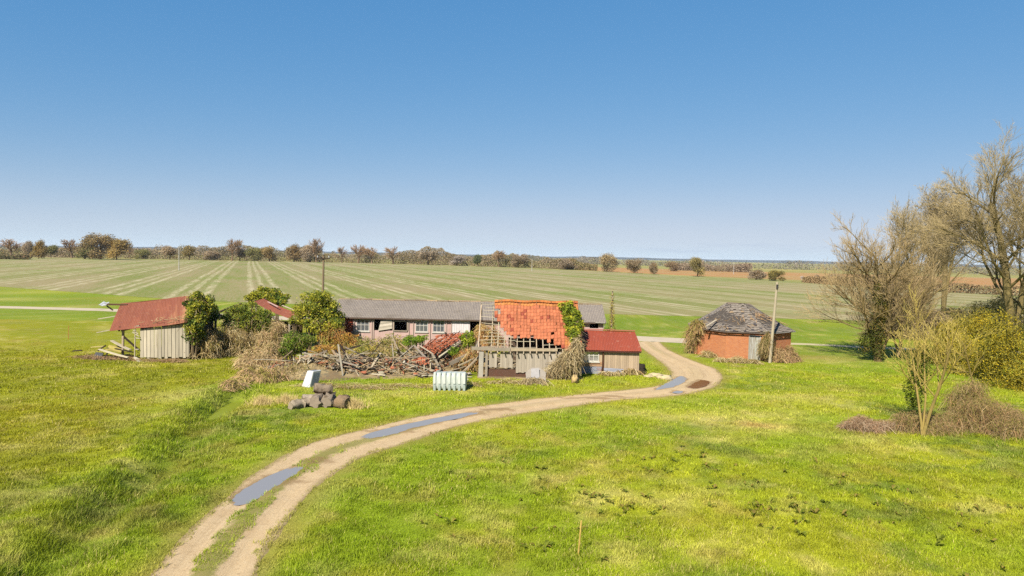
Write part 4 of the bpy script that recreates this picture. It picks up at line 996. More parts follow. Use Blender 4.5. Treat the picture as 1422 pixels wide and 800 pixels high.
# ---- rusty roofed shed on the left
def rusty_shed():
    Y = 49.7; X = lambda px: at(px, 475, Y)[0]
    t = thing('rusty_shed', (X(225), Y, 0), 'leaning shed under a tilted rusty iron roof, pale board front', 'shed')
    x0, x1 = X(194), X(262); free(x0 - .2, x1, Y - .1, Y + 4.5)
    mb = MB(); boards(mb, (x0, Y), (x1, Y + .1), .05, lambda q: 2.2 + .5 * q, .24, S(214, 200, 172), gap=.03, var=.22, ragged=.18)
    mb.build('front_wall', M['wood'], t)
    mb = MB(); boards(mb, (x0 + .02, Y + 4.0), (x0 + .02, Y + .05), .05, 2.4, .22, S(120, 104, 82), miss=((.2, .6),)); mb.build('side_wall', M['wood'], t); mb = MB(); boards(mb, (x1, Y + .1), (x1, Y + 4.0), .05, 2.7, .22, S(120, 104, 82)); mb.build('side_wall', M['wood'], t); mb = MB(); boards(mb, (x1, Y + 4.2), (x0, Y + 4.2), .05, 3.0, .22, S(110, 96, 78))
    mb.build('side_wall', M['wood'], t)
    A, B, C_, D_ = at(152, 459.5, Y - .2), at(262, 446, Y - .25), at(262, 411.5, Y + 4.4), at(168, 421.5, Y + 3.9)
    mb = MB(); cor = lambda u, v: .009 * np.sin(u * np.pi * 2 * 46) - .16 * np.sin(np.pi * u) * (1 - v) * .8 + .05 * np.sin(5 * u + 3 * v)
    cf = lambda u, v: mixn(mixn(np.broadcast_to(S(166, 98, 70), u.shape + (3,)), S(206, 150, 104), .8 * sst(.72, 1.0, u + .18 * (.5 - v)) ), S(156, 90, 66), .6 * (fbm(u * 20, v * 3, 2, 5) > .55))
    patch(mb, A, B, C_, D_, 190, 26, cor, None, .015, cf)
    e = C_ + np.array([.2, 3.2, -1.4]); f = D_ + np.array([-.1, 3.0, -1.5])
    patch(mb, f, D_ + np.array([0, .03, 0]), C_ + np.array([0, .03, 0]), e, 12, 60, None, S(150, 78, 62), .015)
    mb.build('roof', M['rust'], t)
    mb = MB()
    for px, y_, top_ in ((167, .3, 2.1), (176, 3.5, 3.0)):
        x = X(px); mb = MB(); beam(mb, (x, Y + y_, 0), (x + .05, Y + y_, top_), .13, .13, C_wood, (0, 1, 0)); mb.build('post', M['timber'], t)
    mb = MB(); beam(mb, (X(169), Y + .3, 1.55), (X(187), Y + .6, .55), .12, .12, C_dark_t); beam(mb, (X(166), Y + .25, 2.0), (X(193), Y + .1, 2.4), .1, .14, C_grey)
    beam(mb, (X(163), Y + .2, 1.98), (X(165), Y + .2, 2.3), .12, .1, C_dark_t)
    mb.build('brace', M['timber'], t)
    mb = MB(); p, q = at(140.5, 422.5, Y + 3.4), at(166, 424, Y + 3.6); 
    for a_, b_, w_, c_ in ((p + np.array([.3, 0, 0]), q + np.array([.6, 0, .05]), .12, S(110, 80, 62)), (at(148, 424.5, Y + 3.4), at(157, 431, Y + 3.6), .1, C_dark_t), (at(136, 443, Y + 2.4), at(163, 438.5, Y + 2.6), .06, C_pale), (at(134, 462, Y + 1), at(157, 457.5, Y + 1.3), .06, C_pale)):
        mb = MB(); beam(mb, a_, b_, w_, w_, c_); mb.build('broken_rafter', M['timber'], t)
    mb = MB(); c = at(144.5, 422.5, Y + 3.4); 
    patch(mb, c + np.array([-.3, -.25, -.06]), c + np.array([.24, -.25, -.1]), c + np.array([.26, .3, .12]), c + np.array([-.26, .3, .16]), 12, 8, lambda u, v: .04 * np.sin(u * 9), S(214, 214, 214), .02); mb.build('sheet_scrap', M['metal_pale'], t)['label'] = 'pale scrap of sheet on the end of a rafter'
    mb = MB()
    for a, b in (((188, 455), (187, 500)), ((184, 461), (193, 467)), ((187, 469), (194, 470)), ((185, 458), (192, 464)), ((188, 485), (193, 485))):
        beam(mb, at(*a, Y - .1), at(*b, Y - .1), .07, .05, C_pale)
    mb.build('stud', M['timber'], t)
    mb = MB()   # roots and straw along the foot of the roof
    for k in range(90):
        u = rnd.random(); p = A * (1 - u) + B * u; 
        if u < .42: continue
        a = rnd.uniform(0, 6.28); l = rnd.uniform(.2, .6); pp = p + np.array([0, rnd.uniform(-.05, .9), .15 + rnd.uniform(-.1, .25)])
        tube(mb, [pp, pp + np.array([l * math.cos(a), .1, l * .4 * math.sin(a)])], .018, 3, jit(S(176, 150, 110), .3), cap=False)
    mb.build('dead_creeper', M['stem'], t)
M['metal_pale'] = plain('pale_sheet', 4, .15, .5, .5)
rusty_shed()

# ---- collapsed red iron roof among the bushes
def fallen_roof():
    A, B, C_, D_ = at(381, 437, 55.5), at(405, 443, 55.5), at(418, 436, 57.5), at(366, 414.5, 61)
    t = thing('collapsed_shed', (at(390, 440, 57)[0], 57.0, 0), 'collapsed shed with tilted red iron roof sunk among green bushes', 'shed')
    mb = MB(); patch(mb, at(352, 419, 58.5), at(404, 443, 55.5), C_, D_, 120, 30, lambda u, v: .01 * np.sin(v * np.pi * 2 * 12) - .1 * np.sin(np.pi * u), S(172, 98, 70), .015); mb.build('roof', M['rust'], t)
    for px, Y_, py in ((356, 59, 421), (402, 56, 445), (416, 57.3, 438), (368, 60.5, 418)):
        p = at(px, py, Y_); mb = MB(); beam(mb, (p[0], Y_, 0), (p[0], Y_, p[2] - .1), .14, .14, C_grey, (0, 1, 0)); mb.build('post', M['timber'], t)
    mb = MB(); box(mb, at(356, 440, 58)[0], at(412, 440, 58)[0], 59.2, 59.4, 0, 2.0, C_dark_t); mb.build('back_wall', M['wood'], t)
    mb = MB()
    for a, b in (((372, 421), (386, 428)), ((392, 426), (415, 435))):
        p, q = at(*a, 59.3), at(*b, 57.8); beam(mb, p + np.array([0, 0, .12]), q + np.array([0, 0, .12]), .12, .03, S(230, 196, 178))
    mb.build('pale_batten', M['paint'], t)
    o = MB(); beam(o, at(305, 433, 56.5), at(335, 421.5, 58.5), .16, .12, S(120, 96, 76)); tag(o.build('beam', M['timber']), 'brown beam slanting up out of the brambles beside the ivy bush', 'beam')
fallen_roof()
# ------------------------------------------------------------------ shrubs and brambles
YG = [S(174, 168, 54), S(156, 154, 48), S(138, 142, 46), S(186, 176, 62)]
GR = [S(118, 132, 50), S(102, 120, 44), S(138, 146, 54), S(86, 102, 40)]
DRY = [S(198, 176, 126), S(178, 152, 104), S(160, 132, 86), S(212, 192, 146), S(146, 128, 66)]
BRN = [S(164, 134, 94), S(146, 120, 82), S(180, 154, 112), S(134, 122, 68)]
def lumpy(bs, seed, k=8, keep=.84, rr=(.28, .5)):
    rs = random.Random(seed * 3 + 1); out_ = []
    for c, r in bs:
        r = np.array(r, float); out_.append((c, tuple(r * keep)))
        for _ in range(k):
            a = rs.uniform(0, 6.283); e = rs.uniform(-.5, 1.3); d = np.array([math.cos(a) * math.cos(e), math.sin(a) * math.cos(e), math.sin(e)])
            out_.append((c + d * r * rs.uniform(.72, 1.0), tuple(r * rs.uniform(*rr))))
    return out_
def shrub(name, label, cat, blobs, n, size, cols, seed, twigs=0, twcols=DRY, group=None, inner=True, **kw):
    bs = [(np.array(c, float), r if np.ndim(r) else (r, r, r)) for c, r in blobs]
    base = np.mean([b[0] for b in bs], 0); base[2] = 0
    t = thing(name, base, label, cat, group)
    mb = MB(); leaves(mb, lumpy(bs, seed), int(n * 1.2), size, cols, seed, **kw); mb.build('foliage', M['leaf'], t)
    mb = MB(); rs = random.Random(seed)
    for c, r in bs:
        for k in range(5):
            a = rs.uniform(0, 6.28); tube(mb, [(c[0] + .1 * math.cos(a), c[1] + .1 * math.sin(a), max(0, min(c[2] - r[2], .02))), c + np.array([r[0] * .4 * math.cos(a), r[1] * .4 * math.sin(a), 0]), c + np.array([r[0] * .8 * math.cos(a), r[1] * .8 * math.sin(a), r[2] * .55])], [.05, .035, .015], 4, S(140, 120, 90), cap=False)
    if twigs: brambles(mb, bs, twigs, .012, twcols, seed + 5, .6)
    mb.build('stems', M['stem'], t)
    return t
def E(px, py, Y, rx, rz, ry=None):   # ellipsoid from picture radii
    s_ = Y / F; return (at(px, py, Y), (rx * s_, (ry if ry else rx * s_), rz * s_))
shrub('ivy_bush', 'dark ivy bush swallowing the right end of the rusty shed', 'bush', [E(273, 420, 51.5, 17, 15), E(284, 436, 52, 17, 17), E(268, 440, 50, 13, 16), E(296, 438, 53.5, 12, 10), E(270, 462, 50, 14, 20)], 3600, .17, YG + GR + [S(60, 78, 30)] * 3, 1, 120, shell=.6)
shrub('bush', 'rounded yellow green bush behind the collapsed red roof', 'bush', [E(371, 409, 63, 20, 10), E(387, 418, 63, 14, 10), E(353, 416, 62, 10, 9)], 2000, .2, YG + GR[:2], 2, shell=.6)
shrub('bush', 'low green ivy mound left of the collapsed red roof', 'bush', [E(345, 431, 54.5, 22, 11), E(326, 438, 54, 16, 9), E(368, 438, 54, 12, 9), E(410, 446, 54, 8, 7), E(345, 450, 54.3, 22, 15), E(325, 453, 53.8, 15, 14), E(368, 453, 54, 12, 14)], 3000, .15, GR + YG[1:3], 3, 60, shell=.6)
shrub('bush', 'big yellow green bush at the left end of the long shed', 'bush', [E(440, 424, 55.5, 26, 18), E(430, 440, 54.5, 24, 18), E(456, 436, 55.5, 17, 16), E(444, 452, 54, 24, 14), E(418, 432, 55, 12, 12)], 4200, .18, YG + YG + GR, 4, 80, shell=.62)
shrub('bush', 'small round green bush at the top left of the timber heap', 'bush', [E(406, 480, 48.5, 18, 17), E(422, 474, 49, 16, 12), E(396, 486, 48.3, 10, 12)], 1800, .13, GR + [S(128, 156, 44)], 5, 40, shell=.6)
shrub('bush', 'orange brown brush growing at the left end of the pink wall', 'bush', [E(462, 470, 54, 18, 22), E(482, 478, 53.5, 18, 16), E(452, 488, 52, 20, 10)], 1500, .13, [S(208, 150, 70), S(190, 160, 66), S(168, 140, 60), S(196, 176, 96)], 6, 350, [S(206, 140, 78), S(190, 170, 90), S(176, 130, 80)], flat=.2)
shrub('bush', 'olive weeds growing below the shuttered windows', 'bush', [E(512, 484, 53, 22, 14), E(545, 480, 53.5, 20, 14), E(530, 492, 51.5, 30, 12), E(562, 488, 52, 14, 14), E(490, 490, 52, 18, 10)], 2300, .13, [S(150, 148, 66), S(128, 132, 60), S(180, 166, 90), S(196, 172, 80)], 7, 420, DRY, flat=.2)
shrub('ivy', 'bright green ivy left of the fallen tile roof', 'ivy', [E(573, 474, 51, 17, 7), E(586, 470, 51.5, 8, 5)], 700, .13, [S(140, 160, 44), S(116, 142, 40)], 8)
shrub('ivy', 'bright green ivy between the fallen tiles and the barn', 'ivy', [E(645, 476, 49.5, 8, 12), E(652, 472, 49, 8, 11), E(632, 490, 48, 9, 7)], 800, .13, [S(176, 184, 56), S(140, 160, 44), S(100, 124, 36)], 9)
# ivy on the barn's right hand gable
iv = [E(788, 428, 48.3, 11, 11), E(791, 440, 47.5, 13, 12), E(793, 452, 46.8, 13, 12), E(797, 463, 46.3, 11, 11), E(803, 452, 47.5, 8, 18), E(799, 474, 46, 8, 12)]
shrub('ivy', 'lime green ivy hanging down the right edge of the tiled roof', 'ivy', iv, 3000, .15, [S(196, 192, 60), S(164, 168, 50), S(136, 146, 44), S(112, 128, 40)], 10, shell=.4)
mbx = [E(776, 514, 45.0, 16, 16, .4), E(790, 508, 44.9, 16, 26, .55), E(800, 492, 45.3, 8, 26, .6), E(797, 470, 46.6, 5, 14, .8)]
tb = thing('creeper', (mbx[0][0][0], 44.9, 0), 'tangle of dry leafless creeper covering the right half of the barn front', 'creeper')
mb = MB(); brambles(mb, mbx + [(gp(742, 534), (.8, .25, .5))], 900, .013, [S(214, 194, 150), S(196, 172, 126), S(176, 152, 110), S(150, 130, 90)], 12, .8); mb.build('stems', M['stem'], tb)
mb = MB(); leaves(mb, mbx, 900, .07, [S(206, 184, 138), S(190, 166, 120), S(170, 160, 90), S(150, 130, 88)], 13, flat=.1, aspect=4.5); mb.build('foliage', M['leaf'], tb)
# bramble thicket, in three stands
def thicket(label, blobs, nst, nlf, seed, cols=DRY, lcols=None, rad=.016, size=.11, name='bramble_thicket', cat='brambles', span=1.0, arch=1.0, dark=True):
    bs = [(np.array(c, float), r if np.ndim(r) else (r, r, r)) for c, r in blobs]
    base = np.mean([b[0] for b in bs], 0); base[2] = 0
    t = thing(name, base, label, cat); bs = lumpy(bs, seed, 5, .8, (.25, .5))
    mb = MB(); brambles(mb, bs, nst, rad * .9, [np.minimum(c_ * 1.15, .9) for c_ in cols], seed, arch, span=span); mb.build('stems', M['stem'], t)
    mb = MB(); lc = lcols if lcols is not None else list(cols) + [S(150, 146, 66), S(140, 116, 80)]; leaves(mb, [(c, (r[0] * .96, r[1] * .96, r[2] * .93)) for c, r in bs], int(nlf * 1.7), size * .62, [np.minimum(c_ * 1.15, .9) for c_ in lc], seed + 1, flat=.15, shell=.4, aspect=5.0); mb.build('leaf_litter', M['leaf'], t)
    return t
def GE(px, py, rx, ry, rz):   # low dome on the ground at a picture point, metres
    p = gp(px, py); return (np.array([p[0], p[1], 0.0]), (rx, ry, rz))
thicket('dense dry tan bramble thicket right of the ivy bush', [GE(285, 497, 1.7, 1.6, 2.0), GE(320, 492, 2.0, 2.2, 2.2), GE(352, 490, 1.8, 2.4, 2.4), GE(300, 484, 2.4, 2, 2.3), GE(335, 478, 2.4, 2.2, 2.5), GE(368, 478, 2.2, 2.2, 2.5), GE(392, 484, 1.6, 2, 2.3)], 2800, 6200, 20)
thicket('dry brambles sloping down towards the white box', [GE(380, 494, 1.2, 2.0, 2.1), GE(366, 510, 1.3, 1.8, 1.5), GE(350, 508, 1.4, 1.6, 1.3)], 1700, 3400, 21, [S(200, 170, 124), S(186, 150, 108), S(212, 188, 140), S(160, 140, 84)])
thicket('low reddish tan weeds at the head of the ditch', [GE(348, 530, 1.2, 1.2, .8), GE(372, 529, .9, .9, .9), GE(325, 540, .7, .9, .5)], 900, 1500, 22, [S(200, 164, 124), S(190, 160, 104), S(160, 150, 76)])
thicket('dead brown bramble tangle against the right side of the brick building', [GE(1082, 502, .9, 1.0, 1.6), GE(1094, 500, .7, .9, 1.0)], 800, 1000, 23, [S(170, 136, 96), S(150, 120, 84), S(190, 160, 112)])
thicket('column of dry ivy stems beside the pale door', [(np.array([*((bbP[6] if False else gp(1063, 503)[:2])), 1.1]), (.35, .3, 1.3))], 350, 600, 24, [S(150, 128, 84), S(176, 150, 104), S(126, 120, 60)], rad=.014)
thicket('dry creeper clinging to the left corner of the brick building', [(at(963, 462, 58.6), (.5, .6, .9)), (at(970, 449, 58), (.6, .6, .3)), (at(960, 480, 59), (.35, .5, .7))], 420, 500, 25, [S(168, 130, 90), S(190, 160, 110), S(150, 140, 70)])
thicket('low dead weeds along the foot of the brick wall', [GE(1025, 504, .9, .4, .5), GE(1005, 503, .9, .4, .35), GE(985, 496, .8, .5, .4), GE(1048, 505, .4, .3, .3)], 350, 700, 26)
thicket('thin dry grass and weeds at the foot of the small red roofed shed', [GE(870, 520, 1.0, .4, .5), GE(845, 522, .7, .25, .25), GE(885, 519, .4, .3, .4)], 260, 400, 27)
thicket('low dome of dead brown bramble in the grass left of the leaning sapling', [GE(1200, 598, 1.0, .9, .7), GE(1218, 596, .9, .8, .55), GE(1186, 596, .6, .6, .35)], 1000, 2600, 28, [S(176, 142, 110), S(160, 126, 96), S(196, 172, 140), S(140, 112, 80)], [S(164, 130, 98), S(150, 120, 84), S(184, 156, 118)], rad=.008, size=.042, span=.8)
thicket('broad dark reddish bramble bank beneath the leaning sapling', [GE(1290, 600, 1.6, 1.3, 1.0), GE(1335, 596, 1.9, 1.6, 1.3), GE(1390, 600, 2.0, 1.7, 1.5), GE(1440, 606, 2.0, 1.6, 1.5), GE(1365, 580, 2.2, 1.6, 1.5), GE(1262, 600, .7, .7, .6)], 4200, 13000, 29, BRN + [S(186, 146, 100), S(130, 120, 60)], [S(150, 118, 80), S(170, 138, 96), S(156, 132, 78), S(148, 138, 66), S(132, 136, 56), S(176, 152, 100)], rad=.008, size=.052, arch=1.2)
# gorse
def gorse(label, blobs, n, seed):
    bs = [(np.array(c, float), r) for c, r in blobs]; base = np.mean([b[0] for b in bs], 0); base[2] = 0
    t = thing('gorse_bush', base, label, 'gorse'); bs = lumpy(bs, seed, 9)
    mb = MB(); leaves(mb, bs, n, .15, [S(148, 138, 50), S(128, 122, 46), S(164, 148, 52), S(108, 106, 42)], seed, shell=.55, aspect=2.2, flat=.3); mb.build('foliage', M['leaf'], t)
    mb = MB(); fb = [(c + np.array([0, -.08 * r[1], .5 * r[2]]), (r[0] * .86, r[1] * .86, r[2] * .55)) for c, r in bs]
    leaves(mb, fb, int(n * 1.3), .085, [S(224, 194, 50), S(208, 182, 52), S(190, 170, 54), S(170, 156, 50)], seed + 1, shell=.8, aspect=1.6, flat=.4); mb.build('flowers', M['leaf'], t)
    return t
gorse('large gorse bush in yellow flower at the right edge', [GE(1405, 536, 2.6, 2.2, 3.9), GE(1450, 540, 2.8, 2.2, 4.2), GE(1372, 522, 2.0, 2.2, 3.4)], 11000, 31)
gorse('further gorse bush flowering pale yellow behind the leaning sapling', [GE(1318, 505, 2.2, 2.0, 2.8), GE(1345, 500, 2.6, 2.2, 3.4), GE(1290, 503, 1.2, 1.6, 1.8)], 6500, 33)

# ------------------------------------------------------------------ bare trees
def grow(mbs, p, d, L, r, lv, mx, rs, P):
    k = P['seg'][min(lv, len(P['seg']) - 1)]; pts = [np.array(p, float)]; d = nz(d)
    for i in range(k):
        d = nz(d + np.array([rs.gauss(0, 1), rs.gauss(0, 1), rs.gauss(0, .7)]) * P['wob'] * (.4, 1, .9, .7, .5, .5)[lv] + np.array([0, 0, P['up'] * (.6 if lv else .2)]))
        pts.append(pts[-1] + d * L / k)
    pts = np.array(pts); tip = .5 if lv < mx - 1 else .35
    rad = r * np.linspace(1, tip, k + 1) ** 1.0
    if lv == 0: rad[0] *= 1.35
    c = P['col'][0 if lv < 2 else (1 if lv < mx else 2)] * rs.uniform(.82, 1.18)
    tube(mbs[0 if lv < P.get('split', 2) else 1], pts, rad, 8 if lv == 0 else (5 if lv == 1 else (4 if lv == 2 else 3)), c, cap=(lv == 0))
    if lv >= mx: return
    n = P['n'][min(lv, len(P['n']) - 1)]
    for j in range(n):
        t = P['t0'][min(lv, len(P['t0']) - 1)]; t = t + (1 - t) * ((j + rs.random()) / n)
        q = t * k; i = min(int(q), k - 1); b = pts[i] + (pts[i + 1] - pts[i]) * (q - i); bd = nz(pts[i + 1] - pts[i])
        az = j * 2.399 + rs.uniform(-.5, .5); _, s_, u_ = frame_of(bd)
        an = R(rs.uniform(*P['ang'][min(lv, len(P['ang']) - 1)])) * (1 - .35 * t)
        nd = bd * math.cos(an) + (s_ * math.cos(az) + u_ * math.sin(az)) * math.sin(an)
        if lv == 0 and 'bias' in P: nd = nd + np.array(P['bias']) * rs.random()
        ll = L * rs.uniform(*P['len'][min(lv, len(P['len']) - 1)]) * (1.15 - .55 * t if lv == 0 else 1 - .3 * t)
        rr = np.interp(q, np.arange(k + 1), rad) * P['rr'] * rs.uniform(.8, 1.1)
        grow(mbs, b, nd, ll, max(rr, P['rmin']), lv + 1, mx, rs, P)
GREYW = [S(144, 126, 80), S(168, 148, 100), S(190, 168, 124)]
def bare_tree(name, label, base, d, L, r, mx, seed, P, group=None, ivy=None):
    base = np.array(base, float); t = thing(name, base, label, 'tree', group); a, b = MB(), MB(); rs = random.Random(seed)
    ds = d if isinstance(d, list) else [(d, L, r)]
    for dd, LL, rr in ds: grow((a, b), base + np.array([0, 0, -.1]), dd, LL, rr, 0, mx, rs, P)
    a.build('trunk', M['bark'], t); 
    if b.n: b.build('crown', M['twig'], t)
    if ivy:
        mb = MB(); leaves(mb, ivy[0], ivy[1], ivy[2], ivy[3], seed, shell=.45, flat=.4); mb.build('ivy', M['leaf'], t)
    return t
PB = dict(seg=[7, 6, 5, 4, 3, 2], wob=.15, up=.09, n=[11, 9, 7, 6, 4], t0=[.25, .25, .15, .1], ang=[(45, 75), (35, 60), (22, 45), (18, 38)], len=[(.5, .75), (.42, .66), (.46, .7), (.55, .85)], rr=.52, rmin=.009, col=GREYW)
# the big bare tree at the right edge
b1 = np.array([*at(1404, 460, 78)[:2], 0])
bare_tree('bare_tree', 'tallest bare tree with spreading pale branches at the right edge', b1, [((-.03, 0, 1), 15.5, .5), ((.22, -.1, 1), 13.5, .34)], 0, 0, 5, 5, dict(PB, n=[12, 8, 6, 5, 3], rmin=.013, bias=(-.35, -.05, 0), rr=.5))
b2 = np.array([*at(1311, 450, 100)[:2], 0])
bare_tree('bare_tree', 'dark trunked slender bare tree standing behind the gorse', b2, [((-.03, 0, 1), 14, .36), ((.06, .1, 1), 12.5, .22)], 0, 0, 5, 9, dict(PB, n=[11, 7, 6, 5, 3], rmin=.018, t0=[.35, .25, .15, .1], ang=[(25, 50), (30, 55), (25, 60), (25, 60)]))
b2b = np.array([*at(1275, 450, 92)[:2], 0])
bare_tree('bare_tree', 'thin bare tree with upswept pale twigs left of the dark trunk', b2b, [((-.18, 0, 1), 11.5, .24), ((.12, .1, 1), 10, .18)], 0, 0, 4, 15, dict(PB, n=[12, 9, 7, 5], rmin=.018, ang=[(25, 50), (30, 55), (25, 60), (25, 60)]))
b3 = gp(1219, 502)
iv3 = ([(b3 + np.array([0, 0, .9]), (.55, .5, 1.0)), (b3 + np.array([-.1, 0, 2.5]), (.75, .6, 1.3)), (b3 + np.array([.1, 0, 4.2]), (.7, .6, 1.2)), (b3 + np.array([-.2, 0, 5.6]), (.5, .4, .9)), (b3 + np.array([-.9, .2, 1.6]), (.6, .5, 1.0))], 2200, .15, [S(96, 98, 40), S(76, 84, 34), S(120, 112, 48), S(140, 120, 60)])
bare_tree('ivied_tree', 'twiggy round bare tree with dark ivied trunk at the lane end', b3, [((-.04, 0, 1), 8.6, .24), ((.15, .1, 1), 7.8, .18), ((-.16, .15, 1), 7.2, .13), ((.3, -.1, 1), 6.2, .12)], 0, 0, 4, 21, dict(PB, n=[11, 9, 7, 5], t0=[.22, .2, .15, .1], len=[(.5, .8), (.4, .65), (.4, .66), (.4, .7)], rmin=.010, col=[S(136, 116, 72), S(168, 144, 98), S(190, 164, 118)]), ivy=iv3)
b3b = gp(1248, 496)
bare_tree('bare_tree', 'small bare thorn tree beside the ivied trunk', b3b, [((.12, 0, 1), 5.4, .14), ((-.2, .2, 1), 5, .10)], 0, 0, 4, 27, dict(PB, n=[11, 9, 7, 5], rmin=.010, col=[S(160, 140, 96), S(178, 152, 112), S(190, 160, 122)]))
b4 = gp(1281, 606)
YEL = [S(176, 152, 84), S(196, 170, 84), S(206, 184, 96)]
PS = dict(PB, n=[8, 6, 4, 3], t0=[.4, .2, .15, .1], ang=[(35, 70), (25, 50), (20, 45)], len=[(.42, .75), (.5, .75), (.5, .8)], rmin=.009, rr=.55, up=.12, col=YEL)
iv4 = ([(gp(1274, 596) + np.array([-.1, .2, .7]), (.35, .35, .8)), (gp(1274, 596) + np.array([-.12, .2, 1.9]), (.5, .45, .9)), (gp(1274, 596) + np.array([.12, .2, 3.0]), (.55, .5, .9)), (gp(1274, 596) + np.array([.4, .2, 3.8]), (.5, .4, .5))], 1700, .10, [S(110, 124, 44), S(84, 100, 38), S(140, 144, 52), S(70, 82, 34)])
bare_tree('sapling', 'leaning sapling with yellow lichened branches and an ivied stem', b4, [((.30, 0, 1), 4.4, .085), ((-.08, .1, 1), 4.2, .06), ((.1, .1, 1), 4.6, .05)], 0, 0, 3, 33, PS, ivy=iv4)
b5 = gp(1353, 566)
bare_tree('sapling', 'slim upright sapling standing between the bramble bank and the gorse', b5, (.03, 0, 1), 4.0, .06, 3, 35, dict(PS, n=[9, 6, 4, 3], len=[(.3, .5), (.45, .7), (.45, .7)]))
# rough hedge of brown bushes below the big trees
for lab, bl, n, sd, cl in (('grey brown hedge bush between the ivied tree and the dark trunk', [GE(1262, 470, 4, 3, 3.6), GE(1235, 468, 2.4, 2.4, 2.6)], 3000, 41, [S(150, 128, 92), S(132, 118, 78), S(168, 146, 108)]),
                           ('olive hedge bush below the big bare tree', [GE(1340, 462, 5, 3, 4.4), GE(1385, 460, 4, 3, 4.0), GE(1430, 462, 4, 3, 4.6)], 4500, 43, [S(150, 136, 66), S(120, 112, 58), S(168, 148, 84), S(96, 92, 50)]),
                           ('dark scrub at the foot of the dark trunked tree', [GE(1300, 452, 4, 3, 2.4)], 1500, 45, [S(120, 104, 74), S(100, 90, 60)])):
    thicket(lab, bl, 700, n, sd, cl, cl, rad=.02, size=.2, name='hedge_bush', cat='bush', span=2.0)

# ------------------------------------------------------------------ timber heap
mound_c = [(gp(430, 520)[:2], 2.2, 1.8, .85), (gp(480, 515)[:2], 3.0, 2.0, .75), (gp(540, 515)[:2], 3.0, 2.0, .6), (gp(600, 505)[:2], 2.6, 2.4, .8), (gp(640, 500)[:2], 2.0, 2.2, .9)]
def mound(x, y):
    h = np.zeros(np.shape(x))
    for (c, rx, ry, hh) in mound_c: h = np.maximum(h, hh * np.exp(-((x - c[0]) / rx) ** 2 - ((y - c[1]) / ry) ** 2))
    return h * (.75 + .5 * fbm(x, y, 1.0, 66, 3))
mx0, mx1 = at(380, 500, 46)[0], at(672, 500, 46)[0]
mgx, mgy = np.meshgrid(np.linspace(mx0 - 2, mx1 + 6.6, 130), np.linspace(42.5, 54, 60)); mz = mound(mgx, mgy) - .06 + .085 * sst(44.4, 45.0, mgy) * sst(mx1 - 1, mx1, mgx)
mb = MB(); n1_, n2_ = 130, 60; i = (np.arange(n2_ - 1)[:, None] * n1_ + np.arange(n1_ - 1)[None]).ravel()
mcol = mixn(np.broadcast_to(S(150, 126, 92), mgx.shape + (3,)), S(190, 166, 120), sst(.35, .7, fbm(mgx, mgy, .7, 5, 3)))
mb.add(np.stack([mgx, mgy, mz], -1).reshape(-1, 3), np.stack([i, i + 1, i + n1_ + 1, i + n1_], -1), mcol.reshape(-1, 3))
o = tag(mb.build('rubble_ground', M['stone'], smooth=True), kind='structure'); 
free(mx0, mx1, 44.6, 53.5)
def plank(p, q, w=.13, h=.04, col=None, label=None, cat='plank', name='timber', group='broken timbers in the collapsed barn heap'):
    p = np.array(p, float); q = np.array(q, float); c = (p + q) / 2
    mb = MB(); L = np.linalg.norm(q - p); d, s_, t_ = frame_of(q - p)
    bw = rnd.uniform(-.02, .02) * L; k = 5; ring = []
    for e in range(k):
        f = e / (k - 1); m_ = p + (q - p) * f + t_ * bw * 4 * f * (1 - f); ww = w * (1 if 0 < e < k - 1 else rnd.uniform(.55, 1))
        ring.append([m_ + s_ * a * ww / 2 + t_ * b * h / 2 for a, b in ((-1, -1), (1, -1), (1, 1), (-1, 1))])
    V = np.array(ring).reshape(-1, 3); Fq = []
    for e in range(k - 1):
        for a in range(4): b = (a + 1) % 4; Fq.append([e * 4 + a, e * 4 + b, e * 4 + 4 + b, e * 4 + 4 + a])
    Fq += [[3, 2, 1, 0], [k * 4 - 4, k * 4 - 3, k * 4 - 2, k * 4 - 1]]
    mb.add(V - c, np.array(Fq), jit(C_wood if col is None else col, .15)); o = mb.build(name, M['timber']); o.location = c
    return tag(o, label or 'weathered grey brown timber lying jumbled in the collapsed barn heap', cat, group)
def pl(a, b, Ya, Yb, **k): return plank(at(*a, Ya), at(*b, Yb), **k)
